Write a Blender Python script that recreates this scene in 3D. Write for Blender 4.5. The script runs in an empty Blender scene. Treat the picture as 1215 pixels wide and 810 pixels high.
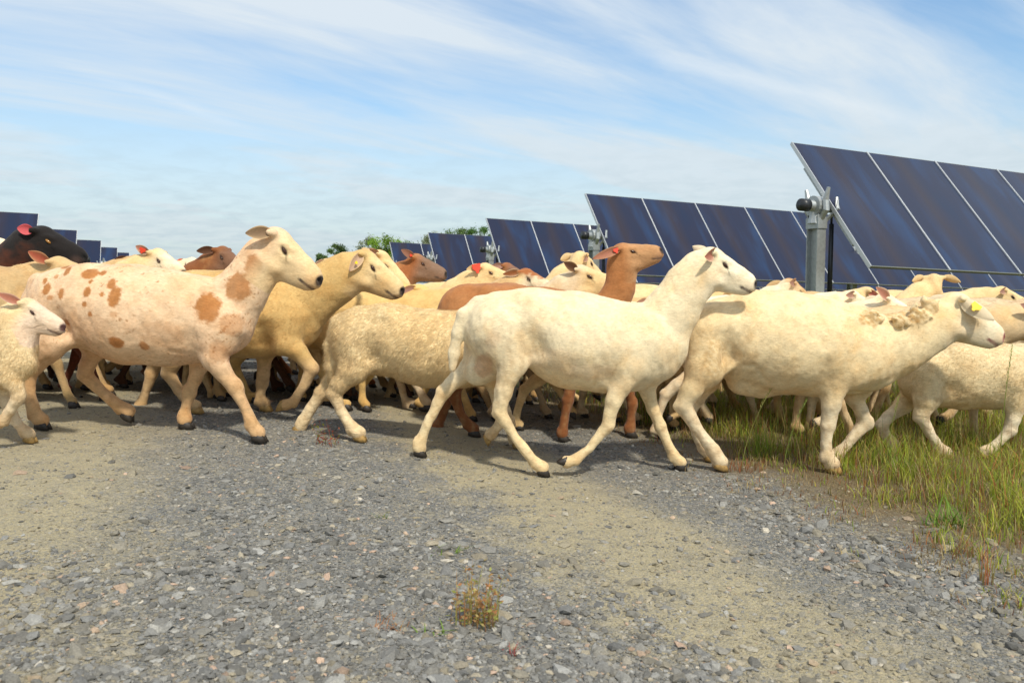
import bpy, math, random
import numpy as np
from mathutils import Vector, Matrix

random.seed(7)
RNG = np.random.default_rng(11)
scene = bpy.context.scene
COL = scene.collection

# ------------------------------------------------------------------ camera
F_PX, CX, CY, CAM_H = 945.0, 607.5, 405.0, 0.74
PITCH = math.atan(67 / F_PX)
cam_data = bpy.data.cameras.new('camera')
cam = bpy.data.objects.new('camera', cam_data)
COL.objects.link(cam)
cam.location = (0, 0, CAM_H)
cam.rotation_euler = (math.pi / 2 - PITCH, 0, 0)
cam_data.sensor_width = 36
cam_data.lens = 36 * F_PX / 1215
cam_data.clip_start = 0.05
cam_data.clip_end = 5000
cam_data.dof.use_dof = True
cam_data.dof.focus_distance = 3.3
cam_data.dof.aperture_fstop = 7.0
scene.camera = cam
CP, SP = math.cos(PITCH), math.sin(PITCH)


def at(px, py, Y):
    """world point on the vertical plane y = Y seen at photo position px, py"""
    u, v = (px - CX) / F_PX, (CY - py) / F_PX
    t = Y / (CP + v * SP)
    return np.array([u * t, Y, CAM_H + t * (-SP + v * CP)])


def pxm(Y):
    return Y / F_PX * 1.0


def gz(x):
    x = np.asarray(x, float)
    far = np.clip(x - 4, 0, 60)
    return np.where(x < 0, -0.2 * np.tanh(x / 2.2), -0.05 * np.tanh(x / 1.5)) - .031 * far * far / (far + 1.5)


# ------------------------------------------------------------------ helpers
def srgb(r, g, b):
    f = lambda c: c / 12.92 if c <= .04045 else ((c + .055) / 1.055) ** 2.4
    return (f(r), f(g), f(b))


def mesh_np(name, verts, faces, mat=None, parent=None, col=None, smooth=True, link=True):
    """verts (n,3); faces list of arrays (m,k)"""
    me = bpy.data.meshes.new(name)
    verts = np.asarray(verts, np.float32)
    if isinstance(faces, np.ndarray):
        faces = [faces]
    faces = [f for f in faces if len(f)]
    me.vertices.add(len(verts))
    me.vertices.foreach_set('co', verts.ravel())
    loops = np.concatenate([f.ravel() for f in faces]).astype(np.int32)
    cnt = np.concatenate([np.full(len(f), f.shape[1]) for f in faces])
    starts = np.concatenate([[0], np.cumsum(cnt)[:-1]]).astype(np.int32)
    me.loops.add(len(loops))
    me.loops.foreach_set('vertex_index', loops)
    me.polygons.add(len(cnt))
    me.polygons.foreach_set('loop_start', starts)
    me.update(calc_edges=True)
    me.polygons.foreach_set('use_smooth', np.full(len(cnt), smooth))
    if col is not None:
        a = me.color_attributes.new('Col', 'FLOAT_COLOR', 'POINT')
        c4 = np.ones((len(verts), 4), np.float32)
        c4[:, :3] = col
        a.data.foreach_set('color', c4.ravel())
    if mat:
        me.materials.append(mat)
    ob = bpy.data.objects.new(name, me)
    if link:
        COL.objects.link(ob)
    if parent:
        ob.parent = parent
    return ob


def empty(name, loc, label, cat, group=None, rz=0.0):
    o = bpy.data.objects.new(name, None)
    COL.objects.link(o)
    o.empty_display_size = .1
    o.location = loc
    o.rotation_euler = (0, 0, rz)
    o['label'] = label
    o['category'] = cat
    if group:
        o['group'] = group
    return o


class MB:
    def __init__(s):
        s.v, s.f, s.n = [], {}, 0
        s.c = []

    def add(s, v, faces, c=None):
        v = np.asarray(v, float)
        for fc in faces:
            s.f.setdefault(len(fc), []).append([i + s.n for i in fc])
        s.v.append(v)
        s.c.append(np.tile(c if c is not None else (1, 1, 1), (len(v), 1)))
        s.n += len(v)

    def box(s, c, size, R=None, col=None):
        h = np.array(size) / 2
        v = np.array([[x, y, z] for x in (-1, 1) for y in (-1, 1) for z in (-1, 1)]) * h
        if R is not None:
            v = v @ np.array(R).T
        s.add(v + np.array(c), [(0, 1, 3, 2), (4, 6, 7, 5), (0, 4, 5, 1), (2, 3, 7, 6), (0, 2, 6, 4), (1, 5, 7, 3)], col)

    def tube(s, pts, rad, n=10, col=None, cap=True):
        pts = [np.array(p, float) for p in pts]
        if not hasattr(rad, '__len__'):
            rad = [rad] * len(pts)
        vs, fs = [], []
        for i, p in enumerate(pts):
            d = pts[min(i + 1, len(pts) - 1)] - pts[max(i - 1, 0)]
            d = d / (np.linalg.norm(d) + 1e-9)
            a = np.cross(d, [0, 0, 1])
            if np.linalg.norm(a) < .1:
                a = np.cross(d, [0, 1, 0])
            a /= np.linalg.norm(a)
            b = np.cross(d, a)
            for k in range(n):
                t = 2 * math.pi * k / n
                vs.append(p + rad[i] * (math.cos(t) * a + math.sin(t) * b))
        for i in range(len(pts) - 1):
            for k in range(n):
                k2 = (k + 1) % n
                fs.append((i * n + k, i * n + k2, (i + 1) * n + k2, (i + 1) * n + k))
        if cap:
            fs.append(tuple(range(n))[::-1])
            fs.append(tuple((len(pts) - 1) * n + k for k in range(n)))
        s.add(vs, fs, col)

    def build(s, name, mat, parent=None, smooth=False, use_col=False):
        return mesh_np(name, np.concatenate(s.v), [np.array(f) for f in s.f.values()], mat, parent,
                       np.concatenate(s.c) if use_col else None, smooth)


def nod(nt, t, loc=None, **kw):
    n = nt.nodes.new(t)
    for k, v in kw.items():
        setattr(n, k, v)
    return n


def new_mat(name):
    m = bpy.data.materials.new(name)
    m.use_nodes = True
    nt = m.node_tree
    b = nt.nodes['Principled BSDF']
    return m, nt, b


def setv(n, **kw):
    for k, v in kw.items():
        n.inputs[k.replace('_', ' ')].default_value = v


def noise(nt, scale, detail=4, rough=.55, vec=None, dist=0.0):
    n = nt.nodes.new('ShaderNodeTexNoise')
    n.inputs['Scale'].default_value = scale
    n.inputs['Detail'].default_value = detail
    n.inputs['Roughness'].default_value = rough
    n.inputs['Distortion'].default_value = dist
    if vec is not None:
        nt.links.new(vec, n.inputs['Vector'])
    return n


def ramp(nt, fac, stops):
    r = nt.nodes.new('ShaderNodeValToRGB')
    el = r.color_ramp.elements
    while len(el) < len(stops):
        el.new(.5)
    for e, (p, c) in zip(el, stops):
        e.position = p
        e.color = (*c, 1) if hasattr(c, '__len__') else (c, c, c, 1)
    nt.links.new(fac, r.inputs['Fac'])
    return r


def mix(nt, fac, a, b, mode='MIX'):
    m = nt.nodes.new('ShaderNodeMix')
    m.data_type = 'RGBA'
    m.blend_type = mode
    m.clamp_factor = True
    for sock, val in ((m.inputs[0], fac), (m.inputs[6], a), (m.inputs[7], b)):
        if isinstance(val, bpy.types.NodeSocket):
            nt.links.new(val, sock)
        elif hasattr(val, '__len__'):
            sock.default_value = (*val, 1)
        else:
            sock.default_value = val if sock == m.inputs[0] else (val, val, val, 1)
    return m.outputs[2]


def math_n(nt, op, a, b=None, c=None, clamp=False):
    m = nt.nodes.new('ShaderNodeMath')
    m.operation = op
    m.use_clamp = clamp
    for i, v in enumerate((a, b, c)):
        if v is None:
            continue
        if isinstance(v, bpy.types.NodeSocket):
            nt.links.new(v, m.inputs[i])
        else:
            m.inputs[i].default_value = v
    return m.outputs[0]


def bump(nt, h, strength, dist, prev=None):
    b = nt.nodes.new('ShaderNodeBump')
    b.inputs['Strength'].default_value = strength
    b.inputs['Distance'].default_value = dist
    nt.links.new(h, b.inputs['Height'])
    if prev is not None:
        nt.links.new(prev, b.inputs['Normal'])
    return b.outputs[0]


# ------------------------------------------------------------------ materials
def simple_mat(name, color, rough=.5, metal=0.0, nscale=0, namt=.2, bumpd=0):
    m, nt, b = new_mat(name)
    b.inputs['Roughness'].default_value = rough
    b.inputs['Metallic'].default_value = metal
    if nscale:
        tc = nod(nt, 'ShaderNodeTexCoord')
        n = noise(nt, nscale, 5, .6, tc.outputs['Object'])
        r = ramp(nt, n.outputs['Fac'], [(.3, tuple(c * (1 - namt) for c in color)), (.7, tuple(min(1, c * (1 + namt)) for c in color))])
        nt.links.new(r.outputs[0], b.inputs['Base Color'])
        if bumpd:
            nt.links.new(bump(nt, n.outputs['Fac'], .5, bumpd), b.inputs['Normal'])
    else:
        b.inputs['Base Color'].default_value = (*color, 1)
    return m


def coat_mat(name, woolly=0.0):
    m, nt, b = new_mat(name)
    at_ = nod(nt, 'ShaderNodeVertexColor', layer_name='Col')
    tc = nod(nt, 'ShaderNodeTexCoord')
    mp = nod(nt, 'ShaderNodeMapping')
    mp.inputs['Scale'].default_value = (.45, 1, 1.0)
    mp.inputs['Rotation'].default_value = (0, .5, 0)
    nt.links.new(tc.outputs['Object'], mp.inputs['Vector'])
    n1 = noise(nt, 9, 5, .6, tc.outputs['Object'])
    n2 = noise(nt, 150, 4, .7, mp.outputs[0])
    n3 = noise(nt, 38, 5, .65, mp.outputs[0], .6)
    c = mix(nt, ramp(nt, n1.outputs['Fac'], [(.45, 0), (.75, .5)]).outputs[0], at_.outputs['Color'], (.86, .62, .36), 'MULTIPLY')
    c = mix(nt, 1.0, c, ramp(nt, n2.outputs['Fac'], [(.25, .80), (.7, 1.10)]).outputs[0], 'MULTIPLY')
    c = mix(nt, 1.0, c, ramp(nt, n3.outputs['Fac'], [(.3, .90), (.65, 1.05)]).outputs[0], 'MULTIPLY')
    nt.links.new(c, b.inputs['Base Color'])
    setv(b, Roughness=.85)
    b.inputs['Specular IOR Level'].default_value = .15
    b.inputs['Sheen Weight'].default_value = .12
    b.inputs['Sheen Roughness'].default_value = .5
    n4 = noise(nt, 22, 3, .5, tc.outputs['Object'])
    bb = bump(nt, n4.outputs['Fac'], .3, .010)
    bb = bump(nt, n3.outputs['Fac'], .25 + woolly * .6, .004 + .006 * woolly, bb)
    bb = bump(nt, n2.outputs['Fac'], .5, .0025, bb)
    nt.links.new(bb, b.inputs['Normal'])
    return m


M_COAT = coat_mat('short_hair_coat')
M_WOOL = coat_mat('woolly_coat', .8)


def col_mat(name, rough=.7, spec=.2, trans=0.0):
    m, nt, b = new_mat(name)
    a = nod(nt, 'ShaderNodeVertexColor', layer_name='Col')
    nt.links.new(a.outputs['Color'], b.inputs['Base Color'])
    setv(b, Roughness=rough)
    b.inputs['Specular IOR Level'].default_value = spec
    if trans:
        out = nt.nodes['Material Output']
        t = nod(nt, 'ShaderNodeBsdfTranslucent')
        nt.links.new(a.outputs['Color'], t.inputs['Color'])
        ms = nod(nt, 'ShaderNodeMixShader')
        ms.inputs[0].default_value = trans
        nt.links.new(b.outputs[0], ms.inputs[1])
        nt.links.new(t.outputs[0], ms.inputs[2])
        nt.links.new(ms.outputs[0], out.inputs['Surface'])
    return m


M_FUR = col_mat('hair_strands', .8, .15, .25)
M_EAR = col_mat('ear_skin', .75, .15, .3)
M_HOOF = simple_mat('hoof_horn', (.035, .028, .022), .55, 0, 60, .5, .002)
M_HOOFY = simple_mat('pale_hoof_horn', (.36, .22, .07), .6, 0, 60, .4, .002)
M_EYE, _nt, _b = new_mat('wet_dark_eye')
_b.inputs['Base Color'].default_value = (.045, .016, .008, 1)
_b.inputs['Roughness'].default_value = .12
M_AMBER, _nt, _b = new_mat('wet_amber_eye')
_b.inputs['Base Color'].default_value = (.30, .14, .03, 1)
_b.inputs['Roughness'].default_value = .12
M_TAGY = simple_mat('yellow_tag_plastic', (.85, .62, .01), .4)
M_TAGR = simple_mat('red_tag_plastic', (.75, .07, .03), .4)
M_TAGW = simple_mat('white_tag_plastic', (.75, .78, .8), .4)
M_INK = simple_mat('tag_ink', (.25, .16, .01), .6)


# ------------------------------------------------------------------ implicit surface modelling
def vnoise(p, seed, scale, octs=2):
    r = np.random.default_rng(seed)
    out = np.zeros(p.shape[:-1])
    amp, tot = 1, 0
    for o in range(octs):
        for k in range(5):
            d = r.normal(size=3)
            d /= np.linalg.norm(d)
            ph = r.uniform(0, 6.28)
            w = r.uniform(.6, 1.6)
            out += amp * np.sin(p @ d * 6.28 / scale * w + ph + 1.3 * np.sin((p @ np.roll(d, 1)) * 6.28 / scale * w * .7 + ph * 2))
            tot += amp * .6
        scale /= 2.1
        amp *= .5
    return out / tot


class Field:
    def __init__(s, lo, hi, h):
        s.h = h
        s.lo = np.array(lo, float)
        s.n = np.ceil((np.array(hi) - s.lo) / h).astype(int) + 1
        s.ax = [s.lo[i] + h * np.arange(s.n[i]) for i in range(3)]
        s.F = np.full(s.n, .08, np.float32)

    def cone(s, a, b, ra, rb, wa=1.0, wb=None, k=.02, mode='add', M=None, Mi=None, sc=1.0):
        """capsule of changing radius; y of the (local) frame divided by w. M: local->grid 4x4"""
        wb = wa if wb is None else wb
        a, b = np.array(a, float), np.array(b, float)
        r = max(ra, rb) * max(wa, wb, 1)
        if M is not None:
            A = M[:3, :3] @ a + M[:3, 3]
            B = M[:3, :3] @ b + M[:3, 3]
        else:
            A, B = a, b
        pad = r * sc + k + 2 * s.h
        i0 = np.maximum(np.floor((np.minimum(A, B) - pad - s.lo) / s.h).astype(int), 0)
        i1 = np.minimum(np.ceil((np.maximum(A, B) + pad - s.lo) / s.h).astype(int) + 1, s.n)
        if (i1 <= i0).any():
            return
        X, Y, Z = np.meshgrid(*[s.ax[i][i0[i]:i1[i]].astype(np.float32) for i in range(3)], indexing='ij', sparse=True)
        if M is not None:
            R, t = Mi[:3, :3], Mi[:3, 3]
            x = R[0, 0] * X + R[0, 1] * Y + R[0, 2] * Z + t[0]
            y = R[1, 0] * X + R[1, 1] * Y + R[1, 2] * Z + t[1]
            z = R[2, 0] * X + R[2, 1] * Y + R[2, 2] * Z + t[2]
        else:
            x, y, z = X, Y, Z
        d = b - a
        L2 = d @ d + 1e-12
        h = np.clip(((x - a[0]) * d[0] + (y - a[1]) * d[1] + (z - a[2]) * d[2]) / L2, 0, 1)
        w = wa + (wb - wa) * h
        q = np.sqrt((x - a[0] - h * d[0]) ** 2 + ((y - a[1] - h * d[1]) / w) ** 2 + (z - a[2] - h * d[2]) ** 2)
        f = (q - (ra + (rb - ra) * h)) * sc
        sl = tuple(slice(i0[i], i1[i]) for i in range(3))
        g = s.F[sl]
        if mode == 'add':
            hh = np.maximum(k - np.abs(g - f), 0) / k
            s.F[sl] = np.minimum(g, f) - hh * hh * k * .25
        else:
            f = -f
            hh = np.maximum(k - np.abs(g - f), 0) / k
            s.F[sl] = np.maximum(g, f) + hh * hh * k * .25

    def roughen(s, seed, scale, amp):
        m = np.abs(s.F) < 3 * s.h + amp
        idx = np.argwhere(m)
        p = s.lo + idx * s.h
        s.F[m] += (amp * vnoise(p, seed, scale)).astype(np.float32)

    def ribs(s, amp):
        m = np.abs(s.F) < 3 * s.h
        idx = np.argwhere(m)
        p = s.lo + idx * s.h
        w = np.clip(vnoise(p, 77, .3) * .8 + .3, 0, 1)
        s.F[m] += (amp * w * np.sin(6.283 * (p[:, 0] + .35 * p[:, 2]) / .042)).astype(np.float32)

    def mesh(s):
        F = s.F
        ins = F < 0
        n = s.n
        c = ins[:-1, :-1, :-1].astype(np.int8)
        tot = np.zeros(n - 1, np.int8)
        for dx in (0, 1):
            for dy in (0, 1):
                for dz in (0, 1):
                    tot += ins[dx:n[0] - 1 + dx, dy:n[1] - 1 + dy, dz:n[2] - 1 + dz]
        act = (tot > 0) & (tot < 8)
        ci = np.argwhere(act)
        idm = np.full(n - 1, -1, np.int32)
        idm[act] = np.arange(len(ci))
        acc = np.zeros((len(ci), 3))
        cnt = np.zeros(len(ci))
        corners = [(x, y, z) for x in (0, 1) for y in (0, 1) for z in (0, 1)]
        vals = {c_: F[ci[:, 0] + c_[0], ci[:, 1] + c_[1], ci[:, 2] + c_[2]] for c_ in corners}
        for c_ in corners:
            for ax in range(3):
                if c_[ax]:
                    continue
                e = list(c_)
                e[ax] = 1
                e = tuple(e)
                va, vb = vals[c_], vals[e]
                m = (va < 0) != (vb < 0)
                t = np.where(m, va / np.where(m, va - vb, 1), 0)
                p = np.tile(np.array(c_, float), (len(ci), 1))
                p[:, ax] += t
                acc[m] += p[m]
                cnt[m] += 1
        V = s.lo + (ci + acc / cnt[:, None]) * s.h
        quads = []
        for ax in range(3):
            a1, a2 = (ax + 1) % 3, (ax + 2) % 3
            sl0 = [slice(None)] * 3
            sl1 = [slice(None)] * 3
            sl0[ax] = slice(0, n[ax] - 1)
            sl1[ax] = slice(1, n[ax])
            A, B = ins[tuple(sl0)], ins[tuple(sl1)]
            e = np.argwhere(A != B)
            ok = (e[:, a1] > 0) & (e[:, a2] > 0) & (e[:, a1] < n[a1] - 1) & (e[:, a2] < n[a2] - 1)
            e = e[ok]
            sgn = A[e[:, 0], e[:, 1], e[:, 2]]
            q = []
            for d1, d2 in ((0, 0), (-1, 0), (-1, -1), (0, -1)):
                g = e.copy()
                g[:, a1] += d1
                g[:, a2] += d2
                q.append(idm[g[:, 0], g[:, 1], g[:, 2]])
            q = np.stack(q, 1)
            q[~sgn] = q[~sgn][:, ::-1]
            quads.append(q)
        Q = np.concatenate(quads)
        Q = Q[(Q >= 0).all(1)]
        return V, Q


def relax(V, Q, it=2, lam=.5):
    for _ in range(it):
        S = np.zeros_like(V)
        C = np.zeros(len(V))
        for i in range(4):
            j = Q[:, (i + 1) % 4]
            np.add.at(S, Q[:, i], V[j])
            np.add.at(C, Q[:, i], 1)
        V = V + lam * (S / C[:, None] - V)
    return V


def vert_normals(V, Q):
    fn = np.cross(V[Q[:, 2]] - V[Q[:, 0]], V[Q[:, 3]] - V[Q[:, 1]])
    N = np.zeros_like(V)
    for i in range(4):
        np.add.at(N, Q[:, i], fn)
    return N / (np.linalg.norm(N, axis=1, keepdims=True) + 1e-12), np.linalg.norm(fn, axis=1) / 2


# palette (linear base colours)
CREAM = np.array((.76, .56, .29))
WHITE = np.array((.85, .72, .50))
YELLOW = np.array((.72, .47, .19))
TAN = np.array((.46, .28, .13))
BROWN = np.array((.31, .115, .04))
DKBROWN = np.array((.12, .055, .03))
BLACK = np.array((.016, .013, .012))
PINK = np.array((.58, .33, .25))
DIRTY = np.array((.33, .24, .15))

# head outline measured in head lengths: x towards the nose, z up
HEAD = [((-.02, 0, -.015), (.2, 0, -.06), .242, .248, .74, .64),
        ((.2, 0, -.06), (.45, 0, -.052), .248, .205, .64, .62),
        ((.45, 0, -.052), (.63, 0, -.05), .205, .160, .62, .72),
        ((.63, 0, -.05), (.685, 0, -.06), .165, .125, .70, .78),
        ((.05, 0, -.24), (.62, 0, -.165), .2, .098, .62, .72),
        ((-.08, 0, .02), (-.1, 0, -.2), .22, .2, .75, .7)]


def head_matrix(O, L, pitch, yaw=0.0, roll=0.0):
    """pitch > 0: nose down (radians)"""
    M = Matrix.Translation(Vector(O)) @ Matrix.Rotation(yaw, 4, 'Z') @ Matrix.Rotation(pitch, 4, 'Y') @ Matrix.Rotation(roll, 4, 'X') @ Matrix.Scale(L, 4)
    return np.array(M)


def add_head(fd, M, L):
    Mi = np.linalg.inv(M)
    kw = dict(M=M, Mi=Mi, sc=L)
    K = .018
    for a, b, ra, rb, wa, wb in HEAD:
        fd.cone(a, b, ra, rb, wa, wb, k=K * 1.0 * L / .25, **kw)
    for s in (-1, 1):
        fd.cone((.08, s * .135, .10), (.2, s * .12, .105), .06, .045, k=.01, **kw)       # brow
        fd.cone((.09, s * .155, -.035), (.2, s * .145, -.045), .035, .03, k=.006, **kw)   # lower lid
        fd.cone((.02, s * .10, -.27), (.18, s * .09, -.24), .12, .10, k=.02, **kw)       # cheek
        fd.cone((.22, s * .13, -.02), (.42, s * .085, -.03), .05, .04, k=.015, **kw)     # cheekbone
        fd.cone((.10, s * .215, .045), (.185, s * .20, .02), .034, .026, k=.010, mode='sub', **kw)   # eye socket
        fd.cone((-.13, s * .19, .13), (-.16, s * .24, .12), .065, .05, k=.02, **kw)      # ear root
        fd.cone((.745, s * .055, .0), (.80, s * .035, -.03), .028, .02, k=.008, mode='sub', **kw)      # nostril
        fd.cone((.50, s * .16, -.155), (.66, s * .135, -.175), .012, .02, k=.006, mode='sub', **kw)
        fd.cone((.66, s * .135, -.175), (.80, s * .03, -.145), .02, .022, k=.006, mode='sub', **kw)


def head_color(P, M, L, c, face, nose_c, patch=None):
    Mi = np.linalg.inv(M)
    q = P @ Mi[:3, :3].T + Mi[:3, 3]
    x, y, z = q.T
    near = (x > -.35) & (np.abs(y) < .4) & (z > -.6) & (z < .5) & (x < 1)
    fw = np.clip((x + .12) / .25, 0, 1) * near
    c = c * (1 - fw[:, None]) + face * fw[:, None]
    n = vnoise(P, 5, .05)
    if patch is not None:     # darker top of the head
        w = np.clip((z - .08 + .05 * n) / .08, 0, 1) * near * np.clip((.55 - x) / .1, 0, 1)
        c = c * (1 - w[:, None]) + patch * w[:, None]
    # nose pad, mouth line, eye rims
    w = np.clip((.085 - np.sqrt((x - .775) ** 2 + (np.abs(y) - .05) ** 2 * .5 + ((z - .005) * .75) ** 2)) / .03, 0, 1) * near
    c = c * (1 - w[:, None]) + nose_c * w[:, None]
    w = near * np.clip((.028 - np.abs(z + .155 + .03 * np.clip(x - .6, 0, 1))) / .012, 0, 1) * np.clip((x - .50) / .05, 0, 1) * .95
    c = c * (1 - w[:, None]) + (nose_c * .6 + .02) * w[:, None]
    de = np.sqrt(((x - .145) / 1.9) ** 2 + ((z - .04 + .35 * (x - .14)) / .85) ** 2)
    w = near * np.clip((.085 - de) / .02, 0, 1) * (np.abs(y) > .1) * .15
    c = c * (1 - w[:, None]) + np.minimum(face * 1.15, .85) * w[:, None]
    w = near * np.clip((.046 - de) / .016, 0, 1) * (np.abs(y) > .1) * .85
    c = c * (1 - w[:, None]) + np.minimum(nose_c, DKBROWN * .5) * w[:, None]
    tl_ = np.abs((z + .0) + (x - .2) * .9) + 10 * np.clip(np.abs(x - .235) - .055, 0, 1)
    w = near * np.clip((.020 - tl_) / .012, 0, 1) * (np.abs(y) > .08) * .6
    c = c * (1 - w[:, None]) + c * .25 * w[:, None]
    w = near * np.clip((.14 - np.sqrt((x - .68) ** 2 + (z + .13) ** 2)) / .1, 0, 1) * .35
    c = c * (1 - w[:, None]) + (face * .6 + PINK * .4) * w[:, None]
    return c


def ear_mesh(name, L, out_c, in_c, parent, M, side, direc, length=.42, width=.2, cup=.35, roll=0.0):
    """leaf shaped, cupped, two skins with an edge; base on the side of the head"""
    nu, nv = 12, 9
    V, C = [], []
    for layer in (0, 1):
        for i in range(nu):
            u = i / (nu - 1)
            w = width * (math.sin(math.pi * min(1, u * .86 + .12)) ** .75) * (1 - .15 * u) * .5
            for j in range(nv):
                v = -1 + 2 * j / (nv - 1)
                droop = -.06 * u * u
                th = .018 * (1 - v * v) * (1 - .6 * u)
                z = cup * w * (v * v) * (1.6 - 1.2 * u) + droop
                V.append((u * length, v * w, z - (th if layer else 0)))
                k = 0 if layer else 1
                e = abs(v) ** 3
                c = in_c * (1 - e * .6) + out_c * e * .6 if k else out_c
                C.append(c * random.uniform(.93, 1.05))
    F_ = []
    o = nu * nv
    for i in range(nu - 1):
        for j in range(nv - 1):
            a = i * nv + j
            F_.append((a, a + nv, a + nv + 1, a + 1))
            F_.append((o + a, o + a + 1, o + a + nv + 1, o + a + nv))
    for i in range(nu - 1):
        for j in (0, nv - 1):
            a = i * nv + j
            F_.append((a, a + nv, o + a + nv, o + a) if j else (a + nv, a, o + a, o + a + nv))
    for j in range(nv - 1):
        a = (nu - 1) * nv + j
        F_.append((a, o + a, o + a + 1, a + 1))
    d = Vector(direc).normalized()
    # the hollow of the ear looks outwards and forwards
    up = Vector((.35, side * .9, .1))
    up = (up - up.dot(d) * d).normalized()
    if roll:
        up = Matrix.Rotation(roll, 3, d) @ up
    yv = up.cross(d)
    R = Matrix((d, yv, up)).transposed()
    base = Vector((-.15, side * .215, .125))
    P = np.array(V) @ np.array(R).T + np.array(base)
    P = P @ M[:3, :3].T + M[:3, 3]
    ob = mesh_np(name, P, np.array(F_), M_EAR, parent, np.array(C))
    R4 = R.to_4x4()
    R4.translation = base
    return ob, M @ np.array(R4)


def tag_mesh(parent, MM, mat, u=.2, size=.11, flip=1):
    """small plastic ear tag hanging in the ear, a plate with a clipped top and a stud"""
    pts = [(-.5, -.35), (.5, -.35), (.55, .1), (.2, .38), (.14, .62), (-.14, .62), (-.2, .38), (-.55, .1)]
    n = len(pts)
    V = [(u + a * size, b * size, flip * (.045 if s else .030) - (.03 if flip < 0 else 0)) for s in (0, 1) for a, b in pts]
    F_ = {n: [tuple(range(n))[::-1], tuple(range(n, 2 * n))], 4: [(i, (i + 1) % n, n + (i + 1) % n, n + i) for i in range(n)]}
    P = np.array(V) @ MM[:3, :3].T + MM[:3, 3]
    o = mesh_np('ear_tag', P, [np.array(f) for f in F_.values()], mat, parent, smooth=False)
    return o


def hoof_verts():
    """cloven hoof: two wedge shaped toes; origin at the top, toes towards +x, sole at z=-0.034"""
    V, F_ = [], []
    n = 10
    for s in (-1, 1):
        for z, sx, sy, ox in ((.004, .019, .0115, .0), (-.014, .025, .0135, .006), (-.034, .030, .0145, .011)):
            for k in range(n):
                t = 2 * math.pi * k / n
                x = math.cos(t)
                y = math.sin(t)
                pt = 1 - .35 * max(0, x) ** 2
                V.append((ox + sx * x, s * .0125 + sy * y * pt, z + (.006 * max(0, -x) if z < -.03 else 0)))
        b = len(V) - 3 * n
        for r in range(2):
            for k in range(n):
                k2 = (k + 1) % n
                F_.append((b + r * n + k, b + (r + 1) * n + k, b + (r + 1) * n + k2, b + r * n + k2))
        m = len(V)
        V.append((.0, s * .0125, .008))
        V.append((.011, s * .0125, -.034))
        for k in range(n):
            k2 = (k + 1) % n
            F_.append((m, b + k, b + k2, m))
            F_.append((m + 1, b + 2 * n + k2, b + 2 * n + k, m + 1))
    return np.array(V), F_


HV, HF = hoof_verts()
HQ = np.array([f for f in HF if f[0] != f[3]])
HT = np.array([f[:3] for f in HF if f[0] == f[3]])


def eye_mesh(parent, M, L, side, mat):
    n, V, F_ = 8, [], []
    for i in range(n + 1):
        for j in range(12):
            a, b = math.pi * i / n, 2 * math.pi * j / 12
            V.append((.058 * math.sin(a) * math.cos(b), .030 * math.cos(a), .025 * math.sin(a) * math.sin(b)))
    for i in range(n):
        for j in range(12):
            F_.append((i * 12 + j, i * 12 + (j + 1) % 12, (i + 1) * 12 + (j + 1) % 12, (i + 1) * 12 + j))
    V = np.array(V)
    c, s_ = math.cos(.35), math.sin(.35)
    V = np.stack([V[:, 0] * c + V[:, 2] * s_, V[:, 1], -V[:, 0] * s_ + V[:, 2] * c], 1)
    V += np.array((.14, side * .170, .04))
    P = V @ M[:3, :3].T + M[:3, 3]
    return mesh_np('eye', P, np.array(F_), mat, parent)


def fur(parent, name, V, Q, C, N, area, count, length, width, hl, seed, lift=.35):
    r = np.random.default_rng(seed)
    fc = r.choice(len(Q), count, p=area / area.sum())
    w = r.dirichlet((1, 1, 1, 1), count)
    q = Q[fc]
    P = (V[q] * w[:, :, None]).sum(1)
    Nn = (N[q] * w[:, :, None]).sum(1)
    Nn /= np.linalg.norm(Nn, axis=1, keepdims=True)
    Cc = (C[q] * w[:, :, None]).sum(1)
    H = (hl[q] * w).sum(1)
    keep = r.uniform(size=count) < np.clip(H * 3, .25, 1)
    P, Nn, Cc, H = P[keep], Nn[keep], Cc[keep], H[keep]
    count = len(P)
    flow = np.tile(np.array((-.75, 0, -.65)), (count, 1)) + .45 * r.normal(size=(count, 3))
    cl = np.stack([vnoise(P, seed + k, .05) for k in range(3)], 1) * .6
    flow += cl
    flow -= (flow * Nn).sum(1, keepdims=True) * Nn
    flow /= np.linalg.norm(flow, axis=1, keepdims=True) + 1e-9
    L_ = length * H * r.uniform(.6, 1.3, count)
    T = np.cross(Nn, flow)
    wd = width * r.uniform(.6, 1.2, count)
    base = P - Nn * .001
    tip = P + flow * L_[:, None] + Nn * (L_ * lift * r.uniform(.3, 1.2, count))[:, None]
    VV = np.empty((count, 3, 3))
    VV[:, 0] = base + T * wd[:, None] / 2
    VV[:, 1] = base - T * wd[:, None] / 2
    VV[:, 2] = tip
    sh = r.uniform(.82, 1.14, count)[:, None]
    CC = np.repeat((Cc * sh)[:, None, :], 3, 1)
    CC[:, 2] *= 1.08
    ob = mesh_np(name, VV.reshape(-1, 3), np.arange(count * 3).reshape(-1, 3), M_FUR, parent, np.clip(CC.reshape(-1, 3), 0, .95))
    nn = Nn + .25 * r.normal(size=Nn.shape)
    nn /= np.linalg.norm(nn, axis=1, keepdims=True)
    ob.data.normals_split_custom_set_from_vertices(np.repeat(nn, 3, 0).astype(np.float32))
    return ob


_sheep_n = [0]


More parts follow.
